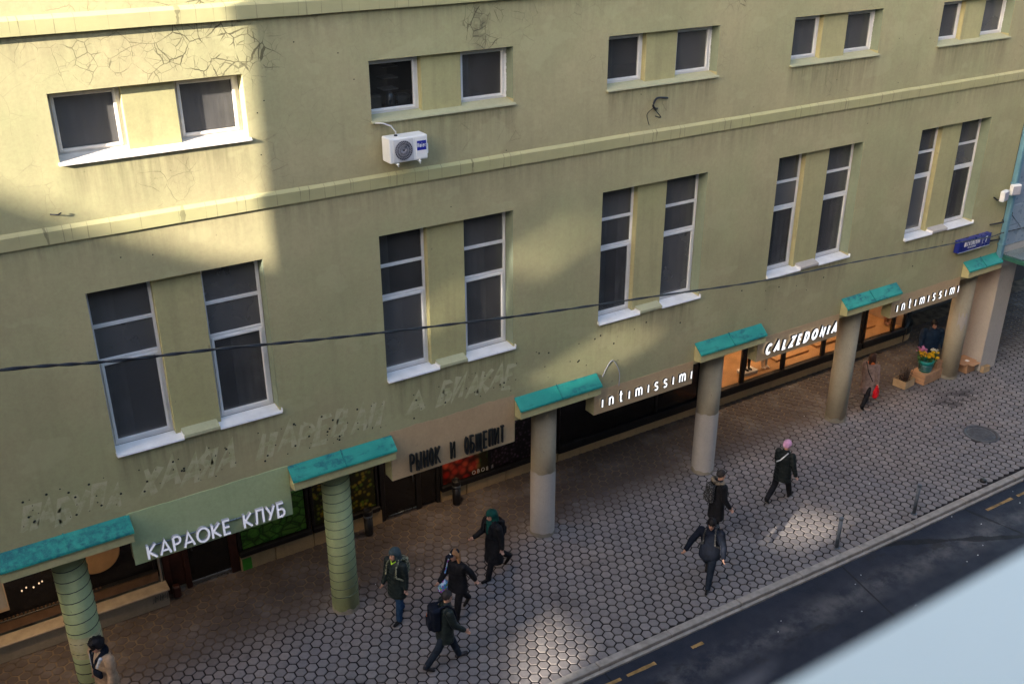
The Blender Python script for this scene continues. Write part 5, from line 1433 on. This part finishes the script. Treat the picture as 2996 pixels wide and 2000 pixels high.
# ================================================================== OPPOSITE SIDE (behind the camera; shades the street)
YB = -16.0
MB().box(-22, 60, YB-12, YB, 0, 17.5).build('opposite_building', M['opp'], label='long plain building across the street from the arcade', cat='building')
op = bpy.data.objects['opposite_building']
led = empty('window_ledge', (0, 0, 0), 0, 'pale out of focus metal window ledge close to the lens', 'ledge')
ZL = CAM.z-.30; YL = CAM.y+.2045
mb = MB(); 
def LP(x): return YL+.0045*(x-CAM.x-.3)
mb.add([(-9, LP(-9), ZL), (9, LP(9), ZL), (9, YB, ZL+.02), (-9, YB, ZL+.02), (-9, LP(-9), ZL-.05), (9, LP(9), ZL-.05), (9, YB, ZL-.06), (-9, YB, ZL-.06)],
    [(0, 1, 2, 3), (0, 4, 5, 1), (4, 7, 6, 5), (0, 3, 7, 4), (1, 5, 6, 2)])
mb.build('sheet', M['ledge'], led)
mb = MB(); mb.bbox(-9, 9, LP(0)-.012, LP(0)+.004, ZL-.055, ZL-.004, .004)
# unseen low blocks below an added pierced screen that shapes the sun patches
MB().box(-46, -36.2, YB-10, YB-.3, 0, 11.5).build('corner_block', M['opp'], label='unseen blocky building added across from the arcade, kept low to let sun pass', cat='building')
MB().box(-36.2, -22, YB-10, YB-.3, 0, 12).build('low_block', M['opp'], label='unseen building added beside the corner block, kept low to let sun pass', cat='building')
def screen():  # added unseen blocker; its slots pass sun as soft patches
    T = -YB; hs = []
    def steps(ax, az, bx, bz, h0, h1, n):            # a slanted slot as a flight of small openings
        for i in range(n):
            t = (i+.5)/n; x = ax+(bx-ax)*t; z = az+(bz-az)*t; h = h0+(h1-h0)*t; dx = (bx-ax)/n/2
            hs.append((x-dx, x+dx, z-h/2, z+h/2))
    for (x0, z0), (x1, z1), h0, h1 in SLOTS:          # where the sun ray to facade point (x, z) crosses the screen
        steps(x0-3.1*T, z0+1.15*T, x1-3.1*T, z1+1.15*T, h0, h1, 12)
    for (x, y, wd, hh) in GROUND_SLOTS:               # the same for a pavement point
        t = y-YB; hs.append((x-3.1*t-wd/2, x-3.1*t+wd/2, 1.15*t-hh/2, 1.15*t+hh/2))
    wallgrid(hs, -45.55, -19.5, 12.0, 35.5, YB, .02).build('sun_slot_screen', M['opp'], label='tall unseen screen added to block the sun, pierced to let patches through', cat='screen')
SLOTS = [((2.9, 5.65), (5.6, 6.7), .14, .34), ((6.0, 6.45), (7.0, 6.95), .30, .40), ((7.9, 6.95), (10.0, 7.75), .40, .12), ((8.9, 4.15), (11.4, 4.95), .30, .38)]
GROUND_SLOTS = [(6.55+.12*i, -3.45+.26*i, 1.7-.16*i, .25-.022*i) for i in range(6)] + [(14.6-.15*i, -3.15+.24*i, 1.7, .15+.02*(i % 3)) for i in range(5)]
screen()
# unseen gable wall added; its outline draws the lower edge of the sunlit patch
mb = MB(); mb.prism([(-64, 0), (-46.2, 0), (-46.2, 26.55), (-47.6, 26.75), (-48.9, 27.35), (-50.5, 28.15), (-54, 30.2), (-59, 27.3), (-64, 24.5)], YB-.5, YB, 'y'); mb.box(-64, -46.2, YB-9, YB-.5, 0, 14)
mb.build('gable_sun_blocker', M['opp'], label='unseen gable wall added to shape the lower edge of the sunlit patch', cat='house')
MB().box(-80, -68, -15.5, 20, 0, 44).build('street_end_blocker', M['opp'], label='broad unseen block added at the street end to hold back sky glow', cat='building')  # added unseen blocker against bright sky from the street end
# square blocker added out of frame to end the sunlit patch on its right
tag(MB().bbox(-6.87, -6.32, -3.70, -3.20, -.2, 19, .02).build('sun_blocker_pylon', M['opp']), 'tall square pylon added out of view to cut off the sunlit patch', 'pylon')
